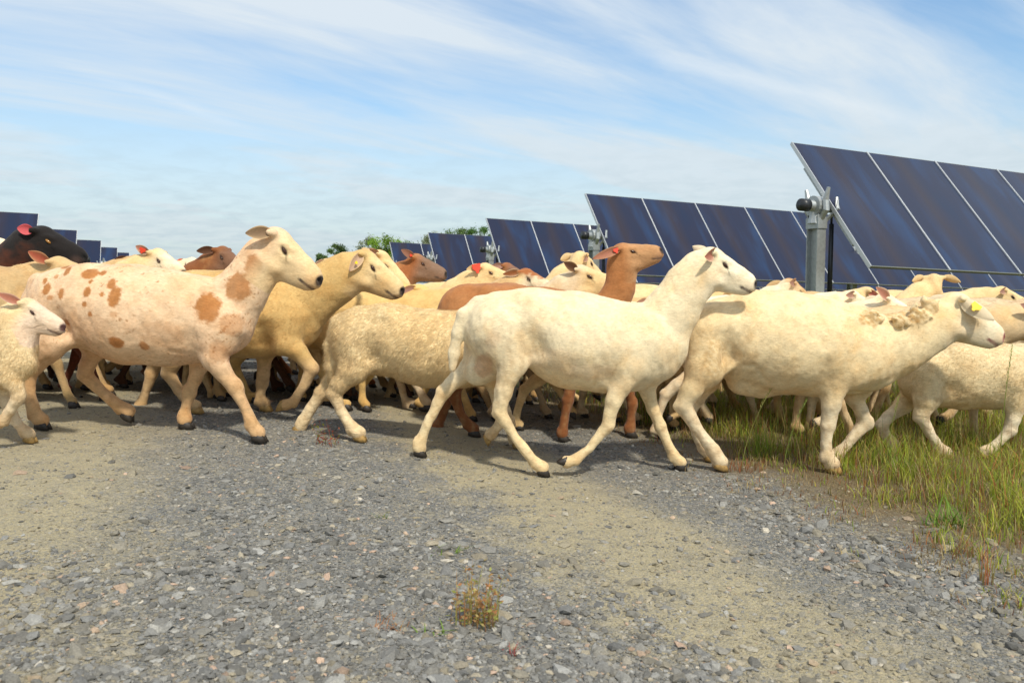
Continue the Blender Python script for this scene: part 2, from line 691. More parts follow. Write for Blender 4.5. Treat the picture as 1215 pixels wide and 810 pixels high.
def build_sheep(sp):
    """sp: dict in local metres.
    torso [(x,z,r,w)], neck [(x,y,z,r,w)], head (O, L, pitch, yaw, roll), legs [(joints[(x,y,z,r)], planted, hoofpitch)], tail"""
    _sheep_n[0] += 1
    seed = 100 + _sheep_n[0]
    h = sp.get('h', .012)
    kind = sp.get('kind', 'sheep')
    root = empty(kind, sp['loc'], sp['label'], sp.get('cat', 'sheep'), sp.get('group'), sp.get('rz', 0))
    O, L, pitch, yaw, roll = sp['head']
    M = head_matrix(O, L, pitch, yaw, roll)
    pts = [np.array((t[0], 0, t[1])) for t in sp['torso']]
    rr = [t[2] for t in sp['torso']]
    allp = [p + s * r * 1.05 for p, r in zip(pts, rr) for s in (-1, 1)]
    for n_ in sp['neck']:
        allp += [np.array(n_[:3]) + s * n_[3] for s in (-1, 1)]
    allp += [np.array(O) + s * L * .95 for s in (-1, 1)]
    for js, pl, hp in sp['legs']:
        allp += [np.array(j[:3]) + s * j[3] for j in js for s in (-1, 1)]
    for t in sp.get('tail', []):
        allp += [np.array(t[:3]) + s * t[3] for s in (-1, 1)]
    lo = np.min(allp, 0) - .03
    hi = np.max(allp, 0) + .03
    fd = Field(lo, hi, h)
    T = sp['torso']
    for i in range(len(T) - 1):
        a, b = T[i], T[i + 1]
        fd.cone((a[0], 0, a[1]), (b[0], 0, b[1]), a[2], b[2], a[3], b[3], k=.03)
    NK = sp['neck']
    for i in range(len(NK) - 1):
        a, b = NK[i], NK[i + 1]
        fd.cone(a[:3], b[:3], a[3], b[3], a[4], b[4], k=.04)
    # ridge of the spine and hip bones
    sx, sz, sr, sw = T[0]
    for s in (-1, 1):
        fd.cone((sx + .08, s * sr * .42, sz + sr * .72), (sx + .14, s * sr * .5, sz + sr * .62), .03, .03, k=.045)
    for li, (js, pl, hp) in enumerate(sorted(sp['legs'], key=lambda q: -q[0][0][0])):
        for i in range(len(js) - 1):
            a, b = js[i], js[i + 1]
            w = .62 if i == 0 else (.8 if i == 1 else 1.0)
            wn = .8 if i == 0 else 1.0
            fd.cone(a[:3], b[:3], a[3], b[3], w, wn, k=.035 if i == 0 else (.016 if i < 3 else .007))
        # joint knobs and tendon
        kn = js[-4]
        fd.cone(kn[:3], kn[:3], kn[3] * 1.04, kn[3] * 1.04, .9, k=.007)
        hock = np.array(kn[:3])
        up_ = np.array(js[-5][:3]) - hock
        dn_ = np.array(js[-3][:3]) - hock
        up_, dn_ = up_ / np.linalg.norm(up_), dn_ / np.linalg.norm(dn_)
        out_ = -(up_ + dn_)
        ishind = li >= 2
        if np.linalg.norm(out_) > .08:
            out_ /= np.linalg.norm(out_)
            if ishind:                       # point of the hock with the tendon running up from it
                pt = hock + out_ * kn[3] * .75
                fd.cone(pt, pt + up_ * .02, kn[3] * .52, kn[3] * .42, .8, k=.008)
                fd.cone(pt, np.array(js[-5][:3]) + out_ * js[-5][3] * .75, kn[3] * .36, kn[3] * .5, .7, k=.012)
            else:
                pt = hock + out_ * kn[3] * .35
                fd.cone(pt + up_ * .012, pt + dn_ * .012, kn[3] * .85, kn[3] * .78, .95, k=.008)
        # skin creases: behind the elbow, in front of the thigh
        sd_ = 1 if js[0][1] > 0 else -1
        j1 = np.array(js[1][:3])
        if not ishind:
            c0 = j1 + (-.075, 0, -.02)
            c1 = j1 + (-.07, 0, .05)
        else:
            c0 = j1 + (.09, 0, .05)
            c1 = j1 + (.07, 0, .12)
        ti = int(np.argmin([abs(t[0] - c0[0]) for t in T]))
        lat = T[ti][2] * T[ti][3] * .93
        c0[1], c1[1] = sd_ * (lat * .88 + .030), sd_ * (lat + .046)
        fd.cone(c0, c1, .034, .034, k=.05, mode='sub')
        if not ishind:                       # shoulder blade and point of the shoulder
            q0 = j1 + (.03, 0, .05)
            q0[1] = sd_ * lat * .62
            q1 = j1 + (-.02, 0, .21)
            q1[1] = sd_ * lat * .52
            fd.cone(q0, q1, .058, .045, .75, k=.03)
        fl, mid = np.array(js[-2][:3]), np.array(js[-3][:3])
        back = np.array((-.012, 0, -.004))
        ax_ = fl - mid
        ax_ /= np.linalg.norm(ax_)
        bk = np.array((ax_[2], 0, -ax_[0]))          # rear side of the fetlock
        if bk[0] > 0:
            bk = -bk
        if hp > 1.2:
            bk = np.array((abs(ax_[2]), 0, -.6))
        fd.cone(fl + bk * js[-2][3] * .55, fl + bk * js[-2][3] * .45 + ax_ * .008, js[-2][3] * .62, js[-2][3] * .5, 1.1, k=.008)
        for s2 in (-1, 1):                            # dew claws
            dc = fl + bk * js[-2][3] * .95 + ax_ * .010 + (0, s2 * .011, 0)
            fd.cone(dc, dc + ax_ * .008, .0062, .0045, k=.004)
        co = np.array(js[-1][:3])
        fd.cone(co + (-.002, 0, .008), co + (.006, 0, .004), js[-1][3] * .88, js[-1][3] * .84, 1.05, k=.008)
    tl = sp.get('tail', [])
    for i in range(len(tl) - 1):
        a, b = tl[i], tl[i + 1]
        fd.cone(a[:3], b[:3], a[3], b[3], .75, .75, k=.02)
    # fold between fore leg and chest, flank hollow
    for c in sp.get('cuts', []):
        fd.cone(c[0], c[1], c[2], c[3], k=.03, mode='sub')
    for c in sp.get('adds', []):
        fd.cone(c[0], c[1], c[2], c[3], c[4], k=c[5])
    fd.roughen(seed, .15, .0035)
    if h < .009 and not sp.get('wool'):
        fd.ribs(.0011)
    if h < .009:
        fd.roughen(seed + 50, .035, .0012 * (1 + 1.5 * sp.get('wool', 0)))
    for x0_, z0_, x1_, z1_ in sp.get('creases', []):
        def surf(x, z):
            best = .02
            for i in range(len(T) - 1):
                for t in (0, .25, .5, .75, 1):
                    cx0, cz0, r0, w0 = [T[i][q] * (1 - t) + T[i + 1][q] * t for q in range(4)]
                    d2 = r0 * r0 - (x - cx0) ** 2 - (z - cz0) ** 2
                    if d2 > 0:
                        best = max(best, w0 * math.sqrt(d2))
            return best
        for t in np.linspace(0, 1, 7)[:-1]:
            xa, za = x0_ + (x1_ - x0_) * t, z0_ + (z1_ - z0_) * t
            xb, zb_ = xa + (x1_ - x0_) / 6, za + (z1_ - z0_) / 6
            # carve from the skin outwards so that it also marks the thigh or shoulder lying over the barrel
            for o_ in (.008, .020):
                fd.cone((xa, -surf(xa, za) - o_, za), (xb, -surf(xb, zb_) - o_, zb_), .0065, .0065, k=.008, mode='sub')
    if sp.get('curl_bumps'):
        rc = np.random.default_rng(3)
        for p, rad, n_ in sp['curl_bumps']:
            for _ in range(n_):
                q = p + rc.normal(size=3) * rad * (.45, 0, .4)
                fd.cone(q, q + rc.normal(size=3) * (.006, 0, .006), .011, .008, 1.6, k=.005)
    add_head(fd, M, L)
    V, Q = fd.mesh()
    V = relax(V, Q, 2 if h < .009 else 1, .4)
    N, area = vert_normals(V, Q)
    # ---- colours
    base = np.array(sp['color'], float)
    c = np.tile(base, (len(V), 1))
    n1 = vnoise(V, seed + 1, .22, 3)[:, None]
    n2 = vnoise(V, seed + 2, .07, 2)[:, None]
    c = c * (1 + .06 * n1 + .05 * n2)
    stain = sp.get('stain', .45)
    zb = np.mean([t[1] for t in T])
    bell = np.clip((zb - V[:, 2]) / .25, 0, 1)[:, None] * np.clip(.6 + .5 * n1, 0, 1) * stain
    ys = sp.get('stain_color', YELLOW)
    c = c * (1 - bell) + ys * bell
    w = np.clip(n1 * .9 + n2 * .3 - .15, 0, 1) * stain
    c = c * (1 - w) + ys * w
    leg_z = min(t[1] - t[2] for t in T) + .02
    lc = np.array(sp.get('leg_color', base * .93))
    w = np.clip((leg_z - V[:, 2]) / .08, 0, 1)[:, None]
    lcv = lc * (1 + .12 * n2)
    c = c * (1 - w) + lcv * w
    if base.mean() > .1:
        dn = np.clip(vnoise(V, seed + 7, .045, 3) * 1.4 + .1, 0, 1) * np.clip((leg_z + .03 - V[:, 2]) / .12, 0, 1) * .42
        c = c * (1 - dn[:, None]) + np.array((.40, .25, .12)) * dn[:, None]
        rm = np.clip(1.2 - np.hypot(V[:, 0] - T[0][0], V[:, 2] - T[0][1] + T[0][2] * .8) / .22, 0, 1) * np.clip(vnoise(V, seed + 8, .05, 3) + .35, 0, 1) * .38
        c = c * (1 - rm[:, None]) + np.array((.36, .22, .10)) * rm[:, None]
    for js, pl, hp in sp['legs']:      # stained knees and pasterns
        for jj, rad, am in ((js[-4], .040, .45), (js[-2], .05, .55), (js[-1], .035, .6)):
            d = np.linalg.norm(V - np.array(jj[:3]), axis=1)
            w = (np.clip(1 - d / rad, 0, 1) * am)[:, None]
            c = c * (1 - w) + np.minimum(c, np.array((.50, .29, .10))) * w
    if sp.get('patch_fn'):
        c = sp['patch_fn'](V, c, n2[:, 0], M)
    c = head_color(V, M, L, c, np.array(sp.get('face', base)), np.array(sp.get('nose', (.03, .022, .02))), sp.get('poll'))
    c = np.clip(c, .006, .9)
    mat = M_WOOL if sp.get('wool', 0) > .3 else M_COAT
    mesh_np('body', V, Q, mat, root, c)
    # ---- coat strands
    nf = sp.get('fur', 0)
    if nf:
        Mi = np.linalg.inv(M)
        q = V @ Mi[:3, :3].T + Mi[:3, 3]
        hd = np.clip((np.sqrt((q[:, 0] - .25) ** 2 + q[:, 2] ** 2 + q[:, 1] ** 2) - .45) / .5, 0, 1)
        lg = np.clip((V[:, 2] - leg_z + .10) / .12, 0, 1)
        hl = .10 + .9 * np.minimum(hd, lg) * np.clip(.8 + .35 * n1[:, 0], .3, 1.2)
        fur(root, 'coat', V, Q, c, N, area, nf, sp.get('fur_len', .012), sp.get('fur_w', .0016), hl, seed, sp.get('lift', .35))
    # ---- ears, eyes, hooves
    oc = np.array(sp.get('ear_out', sp.get('face', base))) * .95
    ic = np.array(sp.get('ear_in', PINK * .8))
    for i, s in enumerate((-1, 1)):
        e = sp.get('ears', {}).get(s, ((-.5, s * .75, -.3), .38, .0) if s < 0 else ((-.5, .5, -.65), .34, 0))
        ob, EM = ear_mesh('ear', L, oc, ic, root, M, s, e[0], e[1], roll=e[2] if len(e) > 2 else 0, width=e[3] if len(e) > 3 else .2)
        tg = sp.get('tags', {}).get(s)
        if tg:
            tag_mesh(ob, EM, {'y': M_TAGY, 'r': M_TAGR, 'w': M_TAGW}[tg[0]], *tg[1:])
        eye_mesh(root, M, L, s, M_AMBER if sp.get('amber') else M_EYE)
    for js, pl, hp in sp['legs']:
        j = np.array(js[-1][:3])
        sc_ = js[-1][3] / .027
        R = np.array(Matrix.Rotation(hp, 3, 'Y')) * sc_
        P = HV @ R.T + j
        if pl:
            P[:, 2] += (sp['gz'](P[:, 0].mean()) - P[:, 2].min()) * np.clip((j[2] - P[:, 2]) / (j[2] - P[:, 2].min()), 0, 1)
        mesh_np('hoof', P, [HQ, HT], M_HOOFY if sp.get('pale_hoof') else M_HOOF, root)
    return root


# ------------------------------------------------------------------ sheep given by their outline in the photograph
def px_sheep(Y, torso, neck, head, legs, wr=(.78, .85, .88, .85, .74, .62), off=.085, **kw):
    x0 = at(torso[len(torso) // 2][0], 400, Y)[0]
    z0 = float(gz(x0))
    org = np.array((x0, Y, z0))
    k = pxm(Y)
    sp = dict(kw)
    T = []
    for i, (px, py, r) in enumerate(torso):
        p = at(px, py, Y) - org
        w = wr[min(i, len(wr) - 1)]
        T.append((p[0], p[2], r * k, w))
    sp['torso'] = T
    NK = []
    for i, (px, py, r) in enumerate(neck):
        p = at(px, py, Y) - org
        NK.append((p[0], p[1], p[2], r * k * .95, .66))
    (ox, oy), (nx, ny) = head[:2]
    yaw = head[2] if len(head) > 2 else 0
    roll = head[3] if len(head) > 3 else 0
    dist = math.hypot(nx - ox, ny - oy)
    Lp = dist / .79 / max(.3, math.cos(yaw))
    pitch = math.atan2(ny - oy, nx - ox)
    O = at(ox, oy, Y) - org
    sp['head'] = (O, Lp * k, pitch, yaw, roll)
    NK.append((O[0], O[1], O[2] - .01, Lp * k * .235, .72))
    sp['neck'] = NK
    LG = []
    for js, side, planted, hp in legs:
        J = []
        for i, (px, py, r) in enumerate(js):
            o = side * (off + (0 if i > 1 else (-.02 if i == 0 else 0)))
            p = at(px, py, Y + o) - org
            J.append([p[0], p[1], p[2], r * pxm(Y + o) * (.96, .86, .76, .78, .70, .80, .84)[i] * (.86 if side > 0 and i < 3 else 1)])
        if planted:
            g = float(gz(x0 + J[-1][0])) - z0
            tgt = g + .034 * J[-1][3] / .026
            dz = tgt - J[-1][2]
            n = len(J)
            for i, wgt in zip(range(n - 4, n), (.25, .5, .85, 1.0)):
                J[i][2] += dz * wgt
        LG.append((J, planted, hp))
    sp['legs'] = LG
    if 'tail_px' in kw:
        sp['tail'] = []
        for px, py, r, o in kw['tail_px']:
            p = at(px, py, Y + o) - org
            sp['tail'].append((p[0], p[1], p[2], r * k))
    sp['loc'] = org
    sp['gz'] = lambda x: float(gz(x0 + x)) - z0
    for key in ('cuts_px', 'adds_px'):
        if key in kw:
            out = []
            for c in kw[key]:
                a = at(c[0], c[1], Y + c[2]) - org
                b = at(c[3], c[4], Y + c[5]) - org
                out.append((a, b, c[6] * k, c[7] * k) + tuple(c[8:]))
            sp[key[:4]] = out
    sp['_org'] = org
    if 'crease_px' in kw:
        sp['creases'] = []
        for c in kw['crease_px']:
            a, b = at(c[0], c[1], Y - .1) - org, at(c[2], c[3], Y - .1) - org
            sp['creases'].append((a[0], a[2], b[0], b[2]))
    if 'curl_px' in kw:
        sp['curl_bumps'] = []
        for px, py, rad, lat, n_ in kw['curl_px']:
            p = at(px, py, Y - lat) - org
            sp['curl_bumps'].append((p, rad * k, n_))
    return build_sheep(sp)


def spots_fn(Y, x0, spots, colr, freckle=0.0, curl=0.0):
    def fn(V, c, n2, M):
        org = np.array((x0, Y, float(gz(x0))))
        fz = .13 * vnoise(V, 58, .016, 2)
        for px, py, rx, ry, am in spots:
            p = at(px, py, Y - .1) - org
            k = pxm(Y)
            d = np.sqrt(((V[:, 0] - p[0]) / (rx * k)) ** 2 + ((V[:, 2] - p[2]) / (ry * k)) ** 2) + .20 * n2 + fz
            w = (np.clip((1.08 - d) / .22, 0, 1) * am * (V[:, 1] < .02))[:, None]
            if curl:
                w = w * np.clip(.75 + 1.1 * vnoise(V, 91, .022, 2), .1, 1.2)[:, None]
            c = c * (1 - w) + colr * (1 + .08 * n2[:, None]) * w
        if freckle:
            f = np.clip((vnoise(V, 61, .022, 2) - .62) / .15, 0, 1) * np.clip(vnoise(V, 62, .3, 2) * 1.2 + .55, 0, 1) * freckle
            f2 = np.clip(vnoise(V, 63, .12, 3) * 1.1, 0, 1) * .38 * freckle
            c = c * (1 - f2[:, None]) + np.array((.50, .27, .13)) * f2[:, None]
            c = c * (1 - f[:, None]) + colr * .8 * f[:, None]
        return c
    return fn


def SX(torso, Y):
    return at(torso[len(torso) // 2][0], 400, Y)[0]


FINE = .0065
# --- white ewe in the middle
tor = [(596, 391, 45.5), (634, 388, 45), (680, 403, 57), (718, 410, 54), (752, 412, 51), (773, 412, 42)]
px_sheep(3.15, tor, [(778, 398, 38), (798, 368, 31), (816, 340, 27), (832, 322, 24)], ((847, 313), (898, 338)),
         [([(595, 395, 38), (608, 430, 21), (598, 462, 13.5), (593, 489, 10.5), (612, 520, 8), (634, 547, 8.5), (643, 555, 9)], -1, True, .1),
          ([(578, 402, 34), (560, 436, 19), (543, 449, 13.5), (526, 466, 10.5), (510, 497, 8), (499, 524, 8.5), (497, 534, 9)], 1, True, .15),
          ([(762, 408, 34), (740, 447, 18), (728, 475, 12.5), (721, 505, 9.5), (700, 531, 7.2), (683, 545, 7.8), (673, 549, 8)], -1, False, 2.5),
          ([(765, 420, 30), (765, 455, 16), (775, 485, 10.5), (783, 507, 9.2), (792, 530, 7), (799, 547, 7.8), (806, 557, 8.5)], 1, True, .1)],
         crease_px=[(709, 440, 705, 459)],
         tail_px=[(568, 362, 11, 0), (551, 374, 9, -.01), (543, 395, 7, -.01), (539, 420, 6, -.01), (537, 438, 4, -.01)],
         adds_px=[(590, 425, .0, 568, 440, .03, 22, 18, .8, .03)],
         patch_fn=spots_fn(3.15, SX(tor, 3.15), [(574, 436, 12, 15, .5), (585, 402, 9, 13, .22), (655, 425, 30, 14, .15), (700, 440, 30, 10, .18)], np.array((.56, .30, .17))),
         h=FINE, color=WHITE * (1, .985, .93), face=WHITE * 1.06, leg_color=WHITE * (.95, .89, .75), stain=.45, ear_in=(.58, .24, .17),
         ears={-1: ((-.22, -.8, -.38), .32, -.35, .25), 1: ((-.5, .6, .1), .28)},
         fur=70000, fur_len=.008, fur_w=.0013,
         label='clean white short-haired ewe striding in the centre with her near front hoof lifted', group='ewes crossing the gravel track')

# --- brown spotted ewe
tor = [(80, 361, 44), (108, 363, 49), (155, 373, 58), (200, 377, 56), (240, 379, 50), (262, 384, 39)]
spots = [(108, 325, 10, 6, 1), (122, 324, 4.5, 3, 1), (111, 346, 5, 6, 1), (139, 337, 5.5, 6, 1), (146, 352, 7, 13, 1), (147, 372, 5, 4, .5),
         (131, 349, 3, 3, 1), (79, 348, 4, 6, 1), (58, 343, 5.5, 6.5, 1), (52, 333, 3.5, 4, 1), (78, 321, 4, 5, 1), (68, 316, 6, 3, 1),
         (147, 405, 9, 7, 1), (178, 409, 6, 5, .9), (249, 365, 13, 18, 1), (83, 382, 4, 4, 1), (110, 361, 3.5, 3.5, 1),
         (118, 372, 3, 3, 1), (112, 334, 2.5, 2.5, 1), (65, 328, 3, 3, .8), (65, 353, 5, 3, .8), (280, 340, 15, 17, .85), (297, 318, 10, 16, .75),
         (276, 385, 12, 14, .55), (244, 345, 10, 6, .3), (200, 395, 22, 16, .22), (120, 385, 25, 12, .2), (262, 415, 10, 12, .4)]
px_sheep(3.35, tor, [(268, 370, 38), (288, 345, 30), (304, 320, 27), (316, 305, 25)], ((330, 293), (381, 334)),
         [([(78, 376, 40), (56, 408, 26), (40, 430, 17), (33, 448, 12), (36, 475, 9), (42, 499, 9.5), (49, 508, 10)], -1, True, .1),
          ([(100, 385, 34), (112, 415, 17), (104, 432, 13), (101, 445, 11), (122, 466, 8.5), (143, 483, 9), (152, 488, 9)], 1, False, .5),
          ([(256, 392, 36), (252, 421, 20), (264, 440, 14), (279, 458, 11), (290, 480, 8.5), (299, 498, 9.5), (305, 507, 10.5)], -1, True, .05),
          ([(250, 400, 30), (237, 430, 15), (231, 450, 11.5), (225, 467, 10), (221, 485, 8), (219, 498, 9), (219, 505, 10)], 1, True, .0)],
         crease_px=[(222, 421, 206, 416)],
         tail_px=[(46, 335, 12, 0), (36, 358, 10, 0), (32, 385, 9, 0), (32, 405, 5, 0)],
         patch_fn=spots_fn(3.35, SX(tor, 3.35), spots, np.array((.44, .19, .06)), .8),
         h=FINE, color=np.array((.80, .57, .36)), stain_color=np.array((.62, .34, .17)), face=np.array((.80, .58, .32)), stain=.5,
         leg_color=(.64, .41, .21), ear_in=(.3, .2, .12),
         ears={-1: ((-.71, -.4, -.62), .33, .2), 1: ((-.6, .6, -.3), .30)},
         fur=70000, fur_len=.007, fur_w=.0014,
         label='large pale ewe covered in rusty brown spots striding at left', group='ewes crossing the gravel track')

# --- cream ewe behind the spotted one
tor = [(205, 364, 42), (240, 368, 46), (275, 372, 50), (305, 374, 50), (330, 376, 45), (345, 380, 37)]
px_sheep(3.9, tor, [(350, 366, 38), (372, 350, 32), (394, 336, 28), (415, 324, 25)], ((435, 315), (479, 346)),
         [([(215, 372, 36), (210, 405, 22), (204, 430, 14), (200, 446, 10), (212, 468, 8), (226, 486, 8), (232, 491, 8.5)], -1, True, .1),
          ([(210, 380, 30), (196, 410, 17), (186, 430, 12), (180, 444, 9), (174, 462, 7), (168, 478, 7.5), (166, 483, 8)], 1, False, .6),
          ([(332, 384, 36), (336, 404, 21), (354, 417, 14), (370, 437, 10.5), (360, 459, 7.8), (347, 477, 7.5), (339, 481, 8)], -1, False, 1.9),
          ([(320, 395, 28), (314, 420, 13.5), (313, 443, 10.5), (311, 458, 9), (309, 474, 7.5), (309, 487, 8), (314, 492, 8.5)], 1, True, .1)],
         h=.0075, color=(.64, .43, .17), face=CREAM * 1.02, stain=.5, leg_color=(.64, .44, .23), ear_in=(.7, .5, .35), pale_hoof=True,
         ears={-1: ((.1, -.45, -.85), .36, 0), 1: ((-.3, .8, .1), .36)},
         tags={-1: ('y', .2, .05)},
         fur=50000, fur_len=.012, fur_w=.0018,
         label='cream and yellow ewe lifting her bent front leg, head just right of the spotted ewe', group='ewes crossing the gravel track')

# --- woolly lamb tucked behind the white ewe
tor = [(433, 403, 41), (464, 403, 41), (508, 413, 45), (545, 415, 44), (572, 416, 40), (588, 414, 32)]
px_sheep(3.5, tor, [(590, 405, 28), (608, 398, 22)], ((622, 392), (655, 410)),
         [([(432, 412, 36), (419, 438, 21), (404, 455, 13.5), (397, 469, 11), (405, 492, 8.6), (418, 513, 9), (426, 521, 9.5)], -1, True, .2),
          ([(425, 408, 30), (408, 436, 17), (391, 453, 11.5), (381, 467, 10), (369, 485, 9), (361, 499, 9), (357, 506, 9)], 1, False, .9),
          ([(578, 420, 28), (585, 450, 14), (593, 476, 9.5), (596, 491, 8.5), (591, 505, 7), (585, 513, 7), (581, 517, 7.5)], -1, False, 1.0),
          ([(570, 430, 25), (590, 460, 12), (600, 488, 8.5), (604, 503, 8), (606, 518, 7), (609, 527, 7.5), (613, 531, 8)], 1, True, .1)],
         tail_px=[(404, 385, 13, 0), (396, 410, 10, 0), (394, 435, 8, 0), (395, 447, 5, 0)], pale_hoof=True,
         h=FINE, color=(.85, .66, .37), stain=.35, leg_color=(.78, .62, .38), wool=.4, fur=100000, fur_len=.024, fur_w=.0020, lift=.3,
         kind='lamb', cat='lamb', off=.075,
         label='woolly cream lamb seen from the rump, its head hidden behind the central white ewe')

# --- ewe with the yellow tag at right
tor = [(858, 399, 46), (890, 400, 54), (930, 406, 60), (970, 411, 58), (1008, 416, 52), (1028, 421, 44)]
curls = [(1035, 378, 16, 9, .9), (1068, 378, 8, 12, .8), (1090, 374, 14, 9, .85), (1108, 362, 12, 8, .6), (846, 425, 17, 24, .5), (835, 400, 12, 14, .3)]
px_sheep(3.32, tor, [(1042, 412, 42), (1066, 408, 36), (1090, 396, 31), (1112, 384, 28)], ((1137, 369), (1192, 401)),
         [([(850, 402, 42), (836, 437, 27), (820, 462, 17), (811, 479, 12.5), (826, 503, 9.5), (846, 527, 10), (854, 540, 10.5)], -1, True, .25),
          ([(852, 410, 36), (838, 450, 22), (826, 472, 15), (818, 491, 11), (826, 517, 9), (836, 537, 9.5), (842, 545, 10)], 1, True, .1),
          ([(1018, 425, 38), (992, 452, 21), (986, 480, 14), (982, 507, 11), (980, 530, 8.8), (981, 548, 9.5), (987, 559, 10.5)], -1, True, .05),
          ([(1022, 440, 30), (1012, 470, 15), (1022, 487, 11.5), (1027, 501, 11), (1010, 522, 8.6), (995, 537, 8.5), (988, 543, 9)], 1, False, 1.6)],
         patch_fn=spots_fn(3.32, SX(tor, 3.32), curls, np.array((.56, .36, .15)), 0, 1), pale_hoof=True,
         adds_px=[(880, 452, 0, 905, 458, 0, 17, 15, .9, .03)],
         crease_px=[(866, 450, 876, 434), (876, 434, 892, 433), (892, 433, 908, 452), (970, 440, 965, 462), (1000, 464, 1030, 468)],
         curl_px=[(1035, 380, 12, .085, 40), (1068, 382, 8, .075, 20), (1088, 376, 13, .062, 40), (1104, 364, 11, .05, 30)],
         h=FINE, color=(.84, .67, .40), face=(.84, .71, .49), stain=.5, leg_color=(.76, .63, .42), nose=(.40, .12, .10),
         ear_in=(.72, .58, .42), ears={-1: ((.88, -.34, -.2), .50, 3.25, .25), 1: ((-.5, .5, -.6), .3)}, tags={-1: ('y', .20, .13, -1)},
         fur=80000, fur_len=.009, fur_w=.0014,
         label='cream ewe with a yellow ear tag and curly brown neck wool, at right', group='ewes crossing the gravel track')

# --- brown goat-like young sheep, head raised
tor = [(557, 375, 39), (600, 379, 42), (645, 385, 43), (685, 388, 40), (706, 388, 34)]
px_sheep(3.85, tor, [(714, 382, 30), (726, 362, 20), (735, 342, 17), (738, 322, 16.5), (738, 308, 15)], ((742, 302), (786, 297)),
         [([(562, 385, 34), (550, 425, 20), (542, 453, 12), (539, 469, 9.5), (545, 490, 7.5), (555, 507, 8), (561, 513, 8.5)], -1, True, .1),
          ([(560, 400, 28), (545, 440, 16), (531, 464, 10), (528, 480, 9), (524, 495, 7), (520, 505, 7), (517, 508, 7.5)], 1, False, 1.2),
          ([(703, 395, 28), (686, 430, 14), (678, 455, 10), (674, 474, 8.5), (670, 495, 7), (668, 509, 7.5), (667, 514, 8)], -1, True, .0),
          ([(712, 400, 25), (735, 440, 13), (747, 463, 9), (750, 479, 8), (749, 496, 7), (748, 506, 7.5), (747, 510, 8)], 1, True, .0)],
         h=.0075, color=np.array((.42, .18, .065)), face=np.array((.48, .26, .12)), ear_out=np.array((.50, .30, .15)), stain=.15, stain_color=BROWN, leg_color=BROWN * .8,
         ear_in=(.5, .22, .14), ears={-1: ((-.9, -.35, -.22), .62, 0), 1: ((-.5, .7, -.1), .42)}, tags={-1: ('r', .10, .11)},
         fur=35000, fur_len=.008, fur_w=.0016,
         kind='sheep', label='rusty brown sheep raising its head high with an orange tag in its swept-back ear')

# --- lamb behind the yellow-tagged ewe
tor = [(1103, 447, 36), (1140, 446, 38), (1178, 446, 38), (1212, 446, 37), (1235, 446, 32)]
px_sheep(3.62, tor, [(1240, 438, 28), (1258, 420, 22), (1272, 408, 19)], ((1284, 400), (1320, 418)),
         [([(1106, 450, 28), (1099, 475, 17), (1094, 488, 11), (1093, 498, 9.5), (1103, 520, 8), (1115, 541, 8), (1121, 547, 8.5)], -1, True, .1),
          ([(1098, 455, 24), (1072, 480, 14), (1054, 494, 10), (1046, 507, 9), (1050, 521, 7.5), (1056, 534, 8), (1060, 540, 8)], 1, True, .1),
          ([(1212, 450, 28), (1205, 480, 13.5), (1202, 498, 10), (1198, 513, 9), (1185, 530, 7.5), (1172, 544, 8), (1166, 548, 8)], -1, True, .3),
          ([(1222, 460, 24), (1228, 480, 13), (1233, 503, 9), (1233, 518, 8), (1230, 533, 7), (1227, 544, 7.5), (1229, 548, 8)], 1, True, .0)],
         h=.008, color=(.78, .63, .38), stain=.3, leg_color=(.78, .67, .48), wool=.4, fur=55000, fur_len=.014, fur_w=.0018,
         kind='lamb', cat='lamb', off=.08, pale_hoof=True,
         label='cream lamb wading through the grass at the right edge, under the tagged ewe\'s chin')

# --- lamb at the left edge
tor = [(-112, 414, 34), (-85, 414, 38), (-50, 416, 38), (-15, 417, 38), (8, 417, 34)]
px_sheep(2.95, tor, [(10, 408, 31), (17, 392, 26), (25, 380, 23)], ((36, 369), (77, 389)),
         [([(-108, 418, 30), (-102, 448, 18), (-112, 466, 11.5), (-117, 478, 10), (-110, 495, 8), (-100, 512, 8), (-95, 518, 8.5)], -1, True, .1),
          ([(-104, 425, 26), (-85, 452, 14), (-66, 466, 10), (-57, 476, 9), (-48, 493, 7.5), (-38, 508, 8), (-32, 514, 8)], 1, True, .1),
          ([(-2, 425, 28), (10, 448, 14), (19, 459, 10.5), (22, 470, 9.5), (13, 486, 7.8), (4, 498, 7.5), (-2, 503, 8)], -1, False, 1.8),
          ([(-4, 438, 22), (2, 460, 12), (7, 477, 9.5), (13, 492, 9), (21, 504, 7.5), (29, 512, 8), (34, 517, 8.5)], 1, True, .1)],
         h=FINE, color=(.78, .60, .34), face=(.76, .58, .42), stain=.35, leg_color=(.72, .57, .37), wool=.4, fur=70000, fur_len=.018, fur_w=.0016,
         nose=(.10, .045, .04), pale_hoof=True, ear_in=(.5, .2, .13), ears={-1: ((-.72, -.55, .12), .42, .3), 1: ((-.5, .5, -.6), .3)},
         kind='lamb', cat='lamb', off=.07,
         label='cream lamb at the left edge with its muzzle overlapping the spotted ewe')

